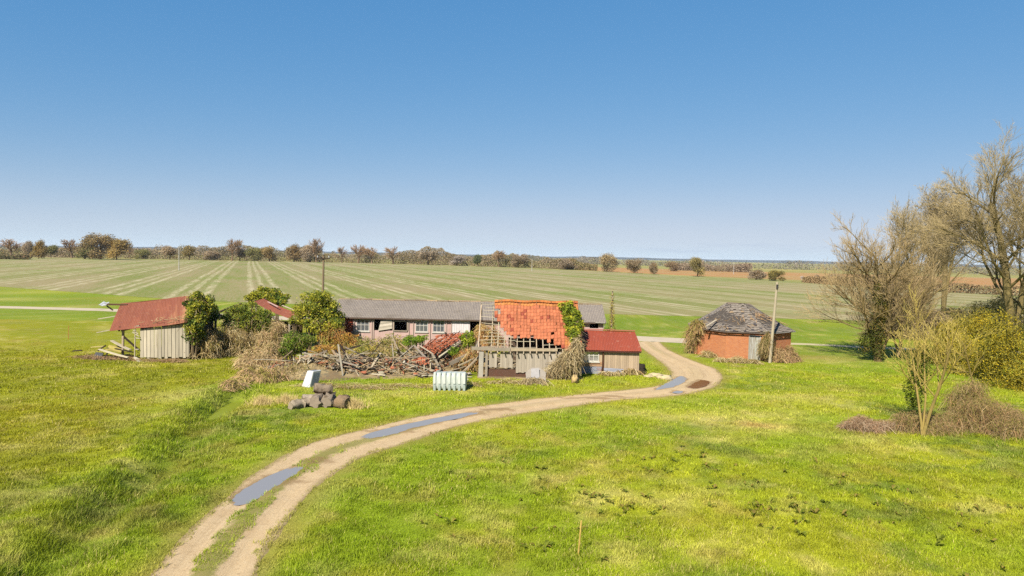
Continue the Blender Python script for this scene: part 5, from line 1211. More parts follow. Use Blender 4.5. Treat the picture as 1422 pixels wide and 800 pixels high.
LT = [((423, 489), (440, 499), 49, 48, dict(w=.16, h=.06, col=C_pale, label='short pale plank at the upper left of the heap')),
      ((429, 502), (453, 512.5), 47.4, 46.8, dict(w=.16, h=.05, col=C_pale, label='pale plank curving down the left face of the heap')),
      ((451.5, 494.7), (484, 514), 48, 46.6, dict(w=.07, h=.05, col=C_pale, label='long thin pale batten slanting down the left of the heap')),
      ((467, 490.6), (487, 507), 48.5, 47, dict(w=.09, h=.05, col=C_wood, label='tan batten slanting beside the black broken posts')),
      ((472, 479), (481, 493), 49.5, 49.3, dict(w=.14, h=.12, col=C_dark_t, label='black broken post leaning left above the heap')),
      ((466, 486), (470, 495), 49.3, 49.2, dict(w=.12, h=.12, col=C_dark_t, label='short black stump leaning above the left of the heap')),
      ((477.5, 486), (501, 480), 49.6, 50, dict(w=.1, h=.1, col=C_dark_t, label='dark beam pointing right out of the heap top')),
      ((391, 536), (420.6, 518), 45.6, 47, dict(w=.24, h=.06, col=C_wood, label='lowest wide grey plank leaning beside the white box')),
      ((393, 531), (417, 503.6), 46, 48, dict(w=.2, h=.06, col=C_grey, label='grey plank leaning above the lowest wide plank')),
      ((396, 524), (412, 500), 46.6, 48.4, dict(w=.16, h=.06, col=C_grey, label='topmost grey plank leaning on the left end of the heap')),
      ((426, 498.7), (454, 487), 48, 48.6, dict(w=.1, h=.08, col=C_grey, label='grey pole crossing the top left of the heap')),
      ((440, 505), (452, 489), 47.4, 48, dict(w=.07, h=.05, col=C_wood, label='tan stick crossing upward on the left of the heap')),
      ((520, 517), (598, 529), 46.2, 44.9, dict(w=.24, h=.22, col=C_grey, label='longest thick grey beam lying across the front of the heap')),
      ((479, 519), (520, 527), 46, 45.4, dict(w=.16, h=.08, col=C_pale, label='white edged beam low on the left front of the heap')),
      ((547.5, 519), (552, 501), 46.4, 46.6, dict(w=.12, h=.08, col=C_pale, label='left white upright of the broken frame in the heap')),
      ((556, 519), (562, 501), 46.2, 46.5, dict(w=.16, h=.08, col=S(226, 214, 188), label='right white upright of the broken frame in the heap')),
      ((547, 507), (561, 506), 46.5, 46.4, dict(w=.14, h=.08, col=C_pale, label='short white rail across the broken frame in the heap')),
      ((549, 501), (575, 479.6), 47, 49, dict(w=.1, h=.08, col=C_grey, label='left rafter of the collapsed tile roof frame')),
      ((575, 480), (602, 508), 49, 46.5, dict(w=.12, h=.09, col=C_grey, label='right rafter slanting down from the collapsed roof peak')),
      ((583, 480), (602, 492), 48.6, 47, dict(w=.07, h=.05, col=C_pale, label='thin pale batten along the lower left edge of the fallen tiles')),
      ((600, 492), (612, 514), 47, 46, dict(w=.12, h=.1, col=C_grey, label='broken grey post below the corner of the fallen tiles')),
      ((610, 496), (646, 472.5), 47.2, 49.9, dict(w=.12, h=.07, col=C_pale, label='pale verge board along the right edge of the fallen tiles')),
      ((624, 505), (660, 488), 46.8, 47.6, dict(w=.26, h=.24, col=C_grey, label='thick grey trunk like beam right of the fallen tiles')),
      ((640, 519), (666, 494), 45.6, 46.2, dict(w=.1, h=.1, col=C_wood, label='tan pole leaning on the corner post of the barn')),
      ((636, 508), (659, 497), 46, 46.6, dict(w=.1, h=.08, col=C_wood, label='tan rail behind the pole leaning on the barn')),
      ((597, 524), (597.5, 500), 46, 46.2, dict(w=.08, h=.07, col=C_wood, label='thin upright stick below the fallen tile roof')),
      ((588, 521), (589.5, 507), 46, 46.2, dict(w=.1, h=.07, col=C_grey, label='short grey upright under the middle tile patch')),
      ((545, 497), (572, 498), 47.4, 47.4, dict(w=.1, h=.08, col=C_dark_t, label='dark lintel above the broken white frame')),
      ((567, 533), (598, 532.2), 44.6, 44.7, dict(w=.15, h=.05, col=S(244, 238, 226), label='white board on the ground left of the ribbed tank')),
      ((523, 531), (556, 533), 45, 44.6, dict(w=.14, h=.05, col=S(240, 232, 214), label='white board low in the middle of the heap front')),
      ((434, 528), (462, 531), 45.6, 45.3, dict(w=.14, h=.05, col=S(236, 222, 196), label='pale board on the ground right of the white box')),
      ((590, 545), (603, 543), 43.5, 43.7, dict(w=.12, h=.04, col=S(230, 214, 180), label='pale board in the grass at the left end of the tank')),
      ((671, 537), (713, 535.5), 44.0, 44.1, dict(w=.28, h=.05, col=S(246, 242, 234), label='long white board on the grass in front of the barn'))]
for a, b, ya, yb, kw in LT: pl(a, b, ya, yb, **kw)
for k in range(270):
    c0, rx, ry, hh = rnd.choice(mound_c); x = c0[0] + rnd.gauss(0, .6) * rx; y = c0[1] + rnd.gauss(-.25, .5) * ry
    if y < 44.7 or x > mx1 - .3 or x < mx0 - .3: continue
    z = float(mound(np.array(x), np.array(y))) + abs(rnd.gauss(.1, .3)) + .05; L = rnd.uniform(.7, 2.7); a = rnd.gauss(.25, .4) if rnd.random() < .55 else rnd.gauss(-.9, .5); e = rnd.gauss(-.05, .28)
    if rnd.random() < .14: e = rnd.uniform(.3, .9) * rnd.choice((1, 1, -1)); z += .3 * L * abs(math.sin(e))
    if rnd.random() < .2: y = rnd.uniform(44.75, 45.6); z = .1; e = rnd.gauss(0, .05)
    dv = np.array([math.cos(a) * math.cos(e), math.sin(a) * math.cos(e), math.sin(e)]) * L / 2
    p, q = np.array([x, y, z]) - dv, np.array([x, y, z]) + dv
    p[2] = max(p[2], .06); q[2] = max(q[2], .06)
    plank(p, q, rnd.choice((.06, .08, .11, .16)), rnd.choice((.03, .04, .06)), rnd.choice((C_wood, S(190, 160, 122), C_grey, S(166, 146, 116), C_dark_t, C_pale)))
mb = MB(); rs9 = random.Random(91)
for k in range(2200):
    c0, rx, ry, hh = rs9.choice(mound_c); x = c0[0] + rs9.gauss(0, .62) * rx; y = c0[1] + rs9.gauss(-.25, .5) * ry
    if y < 44.5 or x > mx1 - .2 or x < mx0 - .6: continue
    z = float(mound(np.array(x), np.array(y))) + rs9.uniform(.0, .28); L = rs9.uniform(.15, .8); a = rs9.uniform(0, 6.28); e = rs9.gauss(0, .35)
    d = np.array([math.cos(a) * math.cos(e), math.sin(a) * math.cos(e), math.sin(e)]) * L / 2; p = np.array([x, y, max(z, .04 + abs(d[2]))])
    beam(mb, p - d, p + d, rs9.uniform(.02, .09), rs9.uniform(.015, .04), jit(rs9.choice((C_wood, C_pale, C_grey, S(150, 124, 92), S(206, 176, 130), S(200, 126, 92))), .25))
tag(mb.build('splinters', M['timber']), 'litter of small splinters and sticks strewn over the collapsed barn heap', 'splinters', kind='stuff')
# fallen pieces of tiled roof
def tile_patch(label, A, B, C_, D_, nu, nv, seed, drop=.08, name='fallen_roof'):
    rs = random.Random(seed); A, B, C_, D_ = (np.array(p, float) for p in (A, B, C_, D_)); c = (A + B + C_ + D_) / 4
    t = thing(name, (c[0], c[1], 0), label, 'roof piece'); mb = MB(); N = nz(np.cross(B - A, D_ - A)); N = N if N[2] > 0 else -N
    def pt(u, v, l=0):
        p = (A * (1 - u) + B * u) * (1 - v) + (D_ * (1 - u) + C_ * u) * v; return p + N * (l + .12 * math.sin(u * 7 + v * 4) * .5)
    for j in range(nv):
        for i in range(nu):
            if rs.random() < drop: continue
            u0, u1, v0, v1 = i / nu + rs.gauss(0, .012), (i + 1) / nu + rs.gauss(0, .012), j / nv + rs.gauss(0, .012), (j + 1.15) / nv
            l = .06 + abs(rs.gauss(0, .03)); cc = S(230, 138, 98) * rs.uniform(.72, 1.1)
            if rs.random() < .1: cc = S(150, 84, 62)
            V = [pt(u0, v0, l), pt((u0 + u1) / 2, v0, l - .04), pt(u1, v0, l + .04), pt(u1, v1, .03), pt((u0 + u1) / 2, v1, -.01), pt(u0, v1, .0)]
            dn = -N * .05
            mb.add(V + [V[0] + dn, V[1] + dn, V[2] + dn], np.array([[0, 1, 4, 5], [1, 2, 3, 4], [0, 6, 7, 1], [1, 7, 8, 2]]), cc)
    mb.build('tiles', M['tile'], t)
    for k in range(nu // 3 + 1): u = min(1, k / max(1, nu // 3)); m2 = MB(); beam(m2, pt(u, 0, -.12), pt(u, 1, -.12), .07, .09, C_grey); m2.build('rafter', M['timber'], t)
    return t
tile_patch('largest fallen sheet of orange roof tiles sliding against the long shed', at(584, 487, 48.6), at(609, 494, 47.3), at(654, 462, 50.4), at(608, 464.5, 50.8), 14, 12, 1)
tile_patch('orange roof tiles still stacked on a broken frame mid heap', at(571, 508, 46.4), at(597, 506, 46.2), at(596, 496, 47.2), at(572, 498, 47.4), 9, 5, 2)
tile_patch('slide of orange tiles left of the broken white frame', at(512, 516, 47.2), at(537, 520, 46.6), at(526, 504, 48.2), at(499, 500, 48.6), 10, 6, 3, .15)
tile_patch('strip of red tiles fallen in front of the barn plinth', at(668, 533.5, 44.4), at(712, 532.5, 44.4), at(706, 529, 45.0), at(676, 529.5, 45.0), 12, 2, 4, .2)
tile_patch('scatter of red tiles low at the front of the heap', at(488, 540, 44.6), at(518, 541, 44.4), at(514, 535, 45.2), at(492, 534, 45.4), 9, 3, 5, .3)
tile_patch('few red tiles beside the leaning pole near the barn', at(600, 517, 46), at(610, 518, 46), at(611, 511, 46.5), at(602, 511, 46.6), 4, 3, 6, .2)
# loose tiles and stones
def lump(p, r, col, label, cat, group, name, mat='stone', seed=0, sq=(1, 1, 1)):
    rs = np.random.RandomState(seed); n = 8; m_ = 6; V = []
    for j in range(m_ + 1):
        for i in range(n):
            th = math.pi * j / m_; ph = 2 * math.pi * i / n
            q = r * (1 + .22 * rs.normal() if 0 < j < m_ else 1)
            V.append((q * sq[0] * math.sin(th) * math.cos(ph), q * sq[1] * math.sin(th) * math.sin(ph), q * sq[2] * math.cos(th)))
    Fq = [[j * n + i, (j + 1) * n + i, (j + 1) * n + (i + 1) % n, j * n + (i + 1) % n] for j in range(m_) for i in range(n)]
    mb = MB(); mb.add(V, np.array(Fq), col); o = mb.build(name, M[mat], None, True); o.location = p; return tag(o, label, cat, group)
for k in range(26):
    x = rnd.uniform(mx0 + 2, mx1 - 1); y = rnd.uniform(44.6, 46.3); z = float(mound(np.array(x), np.array(y))) + .04
    lump((x, y, z), rnd.uniform(.08, .2), jit(rnd.choice((S(216, 206, 188), S(196, 120, 86), S(180, 164, 140))), .2), 'small lump of broken brick and plaster along the heap front', 'rubble', 'rubble lumps along the heap front', 'rubble_lump', seed=k, sq=(1.3, 1, .6))
for a, b, ya, yb, lb in (((458, 541), (474, 543.5), 44.2, 43.9, 'left broken white slab at the foot of the heap'), ((470, 539), (488, 542), 44.4, 44.0, 'middle broken white slab at the foot of the heap'), ((488, 544), (513, 543), 43.7, 43.9, 'right white slab beside the scattered red tiles')):
    pl(a, b, ya, yb, w=.3, h=.05, col=S(236, 228, 214), label=lb, cat='slab', name='plaster_slab', group='white plaster slabs')
for k, (px, py, r) in enumerate(((893, 519, .0), (912, 523, .42), (922, 526, .5), (902, 524, .3))):
    if r: lump(gp(px, py) + np.array([0, 0, .05]), r, S(226, 206, 160), ('', 'middle of three pale boulders at the track bend', 'largest pale boulder at the track bend', 'smallest pale boulder nearest the rusty drum')[k], 'boulder', 'boulders at the track bend', 'boulder', 'stone', 60 + k, (1.3, .9, .45))
lump(gp(798, 532) + np.array([0, 0, .2]), .34, S(214, 182, 124), 'tan stump of stone standing below the creeper', 'boulder', None, 'boulder', 'stone', 70, (.8, .7, 1.0))
# dry weeds among the timbers
thicket('thin dry weeds growing through the timber heap', [(np.array([c[0], c[1] - .3, 0]), (rx, ry * 1.0, hh * 1.0 + .25)) for c, rx, ry, hh in mound_c], 1500, 3600, 80, DRY, rad=.011, size=.10)
thicket('tan dead grass along the front of the timber heap', [GE(440, 537, 1.4, .35, .3), GE(500, 540, 2.2, .35, .3), GE(560, 538, 2.2, .4, .3), GE(650, 537, 1.2, .4, .35), GE(700, 533, 1.6, .3, .3)], 600, 700, 81, DRY, rad=.010, size=.07, arch=.5)
thicket('tan stems on the rubble right of the fallen tiles', [(at(668, 470, 50), (.8, 1.2, .9)), (at(685, 470, 49.5), (.9, 1.2, .8)), (at(650, 500, 47.5), (1.2, 1, .9))], 500, 700, 82, [S(206, 176, 120), S(190, 160, 100), S(190, 130, 76)])

# ------------------------------------------------------------------ smaller things
def ribbed_tank():
    c = gp(624, 542.5); L = 2.02; r = .5; t = thing('oil_tank', c, 'pale green ribbed plastic oil tank lying on the grass edge', 'tank'); free(c[0] - 1, c[0] + 1, c[1] - .3, c[1] + 1)
    ax = nz((1, .06, 0)); mb = MB(); cc = c + np.array([0, .45, .52]); k = 60; pts = []; rad = []
    for i in range(k + 1):
        x = (i / k - .5) * L; e = abs(i / k - .5) * 2; q = r * (1 - max(0, (e - .82) / .18) ** 2 * .35)
        q += .012 * (1 if ((i / k * 6.5) % 1) < .55 else 0); pts.append(cc + ax * x); rad.append(q if 0 < i < k else .04)
    pts = np.array(pts); n = 20; V = []
    for i in range(k + 1):
        for a in range(n):
            th = 2 * math.pi * a / n; cy_, cz_ = math.cos(th), math.sin(th); pw = .42
            V.append(pts[i] + np.array([0, rad[i] * math.copysign(abs(cy_) ** pw, cy_), rad[i] * 1.0 * math.copysign(abs(cz_) ** pw, cz_)]))
    Fq = [[i * n + a, i * n + (a + 1) % n, (i + 1) * n + (a + 1) % n, (i + 1) * n + a] for i in range(k) for a in range(n)]
    mb.add(V, np.array(Fq)[:, ::-1], S(220, 226, 214)); mb.build('body', M['plastic'], t, True)
    for i in range(7):
        mb = MB(); x = (i / 6.0 - .5) * L * .86; p = cc + ax * x
        box(mb, p[0] - .07, p[0] + .07, p[1] - .57, p[1] - .42, p[2] - .5, p[2] - .18, S(184, 196, 184)); box(mb, p[0] - .065, p[0] + .065, p[1] - .552, p[1] - .2, p[2] - .1, p[2] + .545, S(238, 242, 228))
        mb.build('rib', M['plastic'], t)
    mb = MB(); tube(mb, [cc + ax * -.7 + np.array([0, 0, .5]), cc + ax * -.7 + np.array([0, 0, .6])], .12, 12, S(150, 160, 152)); mb.build('cap', M['plastic'], t)
ribbed_tank()
def white_box():
    c = gp(424, 538); t = thing('water_trough', c, 'white upright box with shade painted blue grey on its right side leaning by the timber heap', 'box'); free(c[0] - .6, c[0] + .6, c[1] - .3, c[1] + 1)
    mb = MB(); th = R(38); u = np.array([math.cos(th), -math.sin(th) * .6, 0]); w = np.array([math.sin(th), math.cos(th), 0]); tilt = np.array([.22, 0, 1.0])
    B = [c - u * .35 - w * .0, c + u * .35, c + u * .35 + w * .6, c - u * .35 + w * .6]; T = [b + tilt * 1.0 * (1 if k in (1, 2) else .97) + (np.array([.12, 0, 0]) if k in (0, 3) else 0) for k, b in enumerate(B)]
    V = np.array(B + T); mb.add(V, BF, S(238, 238, 236)); o = mb.build('body', M['paint_clean'], t)
    bv = o.modifiers.new('bevel', 'BEVEL'); bv.width = .04; bv.segments = 3
    mb = MB(); e = T; m2 = [(e[0] * .8 + e[2] * .2), (e[1] * .8 + e[3] * .2), (e[2] * .8 + e[0] * .2), (e[3] * .8 + e[1] * .2)]
    mb.add(np.array(m2) + np.array([0, 0, .012]), np.arange(4)[None], S(130, 140, 150)); mb.add(np.array([B[1] * .85 + B[2] * .15 + tilt * .12 + u * .012, B[1] * .15 + B[2] * .85 + tilt * .12 + u * .012, B[1] * .15 + B[2] * .85 + tilt * .85 + u * .012, B[1] * .85 + B[2] * .15 + tilt * .85 + u * .012]), np.arange(4)[None], S(168, 178, 194))  # side panel: bluish shade of the box's right face put into its colour
    mb.build('panel', M['plastic'], t)
M['paint_clean'] = plain('white_enamel', 3, .12, .5, .4, bstr=.05)
white_box()
# old logs in the grass
def log(p, q, r, label, col, seed):
    rs = random.Random(seed); p = np.array(p); q = np.array(q); k = 6; n = 12
    pts = [p + (q - p) * e / k + np.array([rs.gauss(0, .03) for _ in range(3)]) for e in range(k + 1)]
    c = (p + q) / 2; t = thing('log', (c[0], c[1], 0), label, 'log', 'old logs in the grass'); mb = MB()
    V = []; d, s_, u_ = frame_of(q - p)
    for i, m_ in enumerate(pts):
        for a in range(n): th = a * 2 * math.pi / n; rr = r * (1 + .16 * math.sin(a * 2.7 + seed) + rs.gauss(0, .11)) * (.82 if i in (0, k) else 1); V.append(m_ + (s_ * math.cos(th) + u_ * math.sin(th)) * rr)
    Fq = [[i * n + a, i * n + (a + 1) % n, (i + 1) * n + (a + 1) % n, (i + 1) * n + a] for i in range(k) for a in range(n)]
    mb.add(V, np.array(Fq), col); mb.build('trunk', M['log'], t, True)
    for e, nm in ((0, 'cut_end'), (k, 'cut_end')):
        m3 = MB(); R_ = np.array(V[e * n:(e + 1) * n]); R_ = R_ + nz(pts[e] - c) * .012; m3.add(R_, np.arange(n)[None], np.asarray(col) * .92); m3.build(nm, M['timber'], t)
M['log'] = plain('log_bark', 6, .5, .95, .1, second=S(120, 104, 82), ssc=3, bstr=.9, bdist=.05)
LG = [((403, 569), (421, 566), .26, 'leftmost log with a white end lying on the grass', S(186, 168, 142)), ((418, 564), (437, 563), .32, 'grey log second from the left in the log pile', S(190, 172, 148)),
      ((436, 567), (447, 560), .36, 'front log in the middle of the pile', S(180, 160, 138)), ((452, 567), (462, 560), .36, 'stubby log right of the middle in the pile', S(170, 152, 130)), ((468, 565), (483, 567), .34, 'rightmost log with an orange rotten end', S(160, 134, 104))]
for k, (a, b, r, lb, c) in enumerate(LG): log(gp(*a) + np.array([0, 0, r * .8]), gp(*b) + np.array([0, 0, r * .8]), r, lb, c, k)
a, b = gp(436, 562), gp(463, 560); log(a + np.array([0, .1, .85]), b + np.array([0, 0, .72]), .27, 'log resting on top of the pile', S(166, 146, 122), 9)
free(gp(403, 568)[0], gp(484, 568)[0], gp(440, 570)[1], gp(440, 556)[1])
# grey round sheet leaning on the creeper
t = thing('iron_sheet', gp(744, 533), 'round topped pale grey iron sheet leaning on the barn front', 'sheet'); mb = MB(); c = gp(744, 533); V = []
for a in range(15): th = math.pi * a / 14; V.append(c + np.array([.62 * math.cos(th) * (1 + .08 * math.sin(5 * th)), .25 + .25 * math.sin(th) ** .6, .4 + .58 * math.sin(th) ** .8 * (1 + .06 * math.sin(7 * th))]))
V = V + [c + np.array([-.64, .05, 0]), c + np.array([.66, .05, 0])]; V = np.array(V)
mb.add(np.concatenate([V, V + np.array([0, .03, 0])]), np.concatenate([np.arange(17)[None], np.arange(17)[::-1][None] + 17]), S(182, 170, 154)); mb.build('sheet', M['concrete'], t)
mb = MB(); patch(mb, c + np.array([-.3, .13, .3]), c + np.array([.25, .13, .28]), c + np.array([.2, .3, .95]), c + np.array([-.32, .3, .9]), 5, 5, None, S(194, 188, 184), .012); mb.build('patch', M['concrete'], t)
# canes
def cane(px, y0, y1, lean, label, col=S(226, 190, 100)):
    p = gp(px, y0); hh = at(px, y1, p[1])[2]; mb = MB(); k = 8; pts = [np.array([lean * hh * i / k, 0, hh * i / k]) for i in range(k + 1)]
    tube(mb, pts, [.022 + (.004 if i % 2 else 0) for i in range(k + 1)], 6, col); o = mb.build('cane', M['timber']); o.location = p + np.array([0, 0, float(H(p[0], p[1])) - .02]); tag(o, label, 'cane')
cane(803, 772, 722, .06, 'yellow bamboo cane stuck upright in the foreground grass')
cane(95, 471, 452, .03, 'orange cane standing in the meadow left of the rusty shed', S(216, 150, 90))
# poles
def pole(name, label, base, h, r, lean, top=True, arm=False, col=S(206, 190, 158)):
    t = thing(name, base, label, 'pole'); mb = MB(); base = np.array(base); tp = base + np.array([lean * h, 0, h])
    tube(mb, [base + (tp - base) * f for f in (0, .3, .6, 1)], [r, r * .9, r * .82, r * .72], 9, col); mb.build('shaft', M['wood'], t)
    if top: mb = MB(); box(mb, tp[0] - .09, tp[0] + .05, tp[1] - .18, tp[1] - .08, tp[2] - .55, tp[2] - .2, S(60, 56, 52)); mb.build('bracket', M['metal'], t)
    if arm:
        mb = MB(); beam(mb, tp + np.array([-.65, -.15, -.35]), tp + np.array([.65, -.15, -.35]), .1, .1, C_dark_t); mb.build('cross_arm', M['timber'], t)
        for dx in (-.55, 0, .55): mb = MB(); q = tp + np.array([dx, -.15, -.28 if dx else .02]); tube(mb, [q, q + np.array([0, 0, .1]), q + np.array([0, 0, .2])], [.04, .06, .03], 8, S(200, 200, 200)); mb.build('insulator', M['plastic'], t)
pb = gp(1069, 504); hp = at(1075, 391.5, pb[1])[2]
pole('telegraph_pole', 'pale leaning pole standing in front of the brick building door', pb, hp, .125, .052)
pp = np.array([*at(447.5, 450, 68)[:2], 0]); pole('telegraph_pole', 'dark telegraph pole with cross arm rising behind the long shed', pp, at(449, 354, 68)[2], .13, .01, False, True, S(150, 128, 100))
for px, y1, Y_, lb in ((248.5, 345, 260, 'thin far pole in the striped field at the left'), (738, 360, 380, 'thin far pole near the middle of the tree line'), (1018, 364, 420, 'thin far pole before the ploughed field')):
    q = np.array([*at(px, 400, Y_)[:2], 0]); pole('telegraph_pole', lb, q, at(px, y1, Y_)[2], .16, .0, False, False, S(210, 206, 196))
q = np.array([*at(848.5, 480, 61.5)[:2], 0]); hq = at(848.5, 404, 61.5)[2]
pole('ivied_post', 'tall post wound with dry ivy at the right end of the long shed', q, hq, .09, .0, False, False, C_wood)
t = thing('ivy', q, 'dry yellowing ivy climbing the tall post behind the red roofed shed', 'ivy'); mb = MB()
leaves(mb, [(q + np.array([0, -.05, .9]), (.75, .6, 1.0)), (q + np.array([0, -.05, 2.2]), (.36, .34, 1.3)), (q + np.array([0, -.05, 3.8]), (.24, .22, 1.4)), (q + np.array([-.6, 0, .7]), (.5, .5, .9))], 1100, .12, [S(176, 156, 74), S(150, 142, 66), S(190, 160, 84)], 91, shell=.3); mb.build('foliage', M['leaf'], t)
# boards and scraps in front of the rusty shed
for a, b, ya, yb, kw in (((101, 487.5), (114, 486.5), 49.8, 49.9, dict(w=.16, h=.08, col=C_dark_t, label='dark board end poking left from the scrap by the rusty shed')),
                         ((155, 473), (181, 486), 50.6, 49.6, dict(w=.26, h=.06, col=C_pale, label='pale board sloping down to the rusty shed corner')),
                         ((138, 485), (178, 496.5), 49.6, 48.8, dict(w=.26, h=.06, col=S(226, 208, 170), label='long cream board lying across the scrap by the rusty shed')),
                         ((128, 482), (146, 481), 50.4, 50.2, dict(w=.3, h=.05, col=S(206, 184, 120), label='yellowish board at the back of the scrap pile')),
                         ((136, 487), (147, 479.5), 49.8, 50.2, dict(w=.16, h=.06, col=C_dark_t, label='dark board tilted over the yellowish board')),
                         ((187, 496), (198, 506.5), 49.2, 48.2, dict(w=.26, h=.05, col=C_pale, label='short cream board on the grass below the rusty shed corner')),
                         ((160, 484), (184, 489), 50.2, 49.6, dict(w=.2, h=.05, col=C_dark_t, label='dark board under the sloping pale board')),
                         ((145, 499), (150, 489), 49, 49.6, dict(w=.1, h=.05, col=C_dark_t, label='dark strut propping the grey panel')),
                         ((205, 497), (212, 501), 49.2, 48.9, dict(w=.1, h=.05, col=C_pale, label='pale stick on the ground under the board wall'))):
    pl(a, b, ya, yb, group='scrap boards by the rusty shed', **kw)
t = thing('scrap_panel', gp(133, 501), 'dark slatted panel propped on the scrap beside the rusty shed', 'panel'); mb = MB()
A, B, C_2, D_2 = at(127, 502, 48.9), at(137, 503, 48.8), at(144, 490, 49.7), at(133, 489, 49.8); patch(mb, A, B, C_2, D_2, 6, 22, lambda u, v: .03 * np.sin(v * 44), S(92, 92, 92), .03); mb.build('panel', M['timber'], t)
t = thing('scrap_panel', at(158, 480, 50.4) * np.array([1, 1, 0]), 'flat yellow straw coloured panel in the scrap pile', 'panel'); mb = MB(); patch(mb, at(146, 486, 50), at(168, 489, 49.6), at(172, 480, 50.8), at(152, 479, 50.9), 8, 8, lambda u, v: .03 * np.sin(v * 9 + u * 5), S(190, 172, 92), .03); mb.build('panel', M['timber'], t)
thicket('tan dead stalks among the scrap left of the rusty shed', [GE(135, 498, 1.6, .8, .3), GE(165, 499, 1.6, .6, .3), GE(205, 502, 1.5, .4, .3), GE(240, 503, 1.4, .5, .35)], 420, 800, 95, [S(176, 140, 104), S(190, 160, 120), S(150, 116, 84)], rad=.010, size=.08, arch=.4)
free(at(115, 500, 49)[0], at(190, 500, 49)[0], 48.6, 51)
# tall tan grass tussocks
for k, (px, py, lb) in enumerate(((365, 562, 'left tan tussock of dead grass beyond the ditch pool'), (398, 560, 'tan tussock of dead grass left of the logs'), (492, 566, 'thin tan tussock of dead grass right of the logs'))):
    p = gp(px, py); mb = MB(); rs = random.Random(k)
    for i in range(420):
        a = rs.uniform(0, 6.28); q = abs(rs.gauss(0, .3)); h_ = rs.uniform(.25, .7) * (1 - .5 * q); x, y = q * math.cos(a) * 1.3, q * math.sin(a) * .8
        w = .012; tx, ty = x + rs.gauss(0, .18), y + rs.gauss(0, .18); mb.add([(x - w, y, 0), (x + w, y, 0), (tx, ty, h_)], np.array([[0, 1, 2]]), S(216, 190, 128) * rs.uniform(.7, 1.15))
    o = mb.build('grass_tussock', M['stem']); o.location = p; tag(o, lb, 'tussock', 'dead grass tussocks')

# ------------------------------------------------------------------ far trees
rsn = np.random.RandomState(77)
def proto_crown(kind, seed):
    mb = MB()
    if kind == 'bare':
        a, b = MB(), MB(); grow((a, b), np.zeros(3), (0, 0, 1), .62, .030, 0, 3, random.Random(seed), dict(PB, n=[11, 9, 7], rmin=.0048, t0=[.3, .2, .1], len=[(.5, .75), (.45, .7), (.45, .7)], col=[S(120, 100, 76), S(150, 130, 104), S(176, 156, 132)]))
        return a, b
    a = MB(); tube(a, [(0, 0, 0), (.01, 0, .25), (0, .01, .6)], [.035, .028, .012], 6, S(110, 94, 70))
    rs = random.Random(seed)
    if kind == 'round': bl = [((rs.uniform(-.2, .2), rs.uniform(-.2, .2), rs.uniform(.42, .78)), (rs.uniform(.16, .26),) * 3) for _ in range(10)]
    else: bl = [((rs.uniform(-.34, .34), rs.uniform(-.3, .3), rs.uniform(.18, .72)), (rs.uniform(.14, .24),) * 3) for _ in range(14)]
    b = MB(); leaves(b, bl, 2200, .045, [S(170, 170, 170), S(150, 150, 150), S(195, 192, 186)], seed, shell=.35, flat=.3, aspect=2.2)
    g = MB(); grow((g, b), np.zeros(3), (0, 0, 1), .6, .02, 0, 3, rs, dict(PB, n=[9, 6, 5], rmin=.0045, t0=[.2, .2, .1], split=0, col=[S(180, 170, 150)] * 3))
    return a, b
protos = {}
def far_tree(name, label, px, Y, top, width_px, kind, colr, seed, cat='tree', group=None):
    key = (kind, seed % 3)
    x, y, _ = at(px, 400, Y); ztop = at(px, top, Y)[2]; w = 1.25 * width_px * Y / F
    if key not in protos:
        a, b = proto_crown(kind, 200 + seed % 3 + (10 if kind == 'bare' else 20 if kind == 'round' else 30))
        A = a.build('trunk', M['far_leaf']); B = b.build('crown', M['far_leaf'])
        zm = max(v.co.z for v in B.data.vertices); wm = np.ptp([v.co.x for v in B.data.vertices])
        protos[key] = (A.data, B.data, zm, wm); bpy.data.objects.remove(A); bpy.data.objects.remove(B)
    da, db_, zm, wm = protos[key]
    r = bpy.data.objects.new(name, None); COL.objects.link(r); tag(r, label, cat, group); r.location = (x, y, 0); r.scale = (w / wm, w / wm, ztop / zm); r.rotation_euler = (0, 0, seed * 1.7)
    for nm, dd in (('trunk', da), ('crown', db_)):
        o = bpy.data.objects.new(nm, dd); COL.objects.link(o); o.parent = r; o.color = (*colr, 1) if nm == 'crown' else (1, 1, 1, 1)
def cl(r, g, b): return tuple(np.array([lin(r), lin(g), lin(b)]) / lin(200))
OR_, OL, TN, GY, DG = cl(174, 148, 88), cl(146, 142, 88), cl(178, 158, 130), cl(186, 172, 156), cl(112, 120, 80)
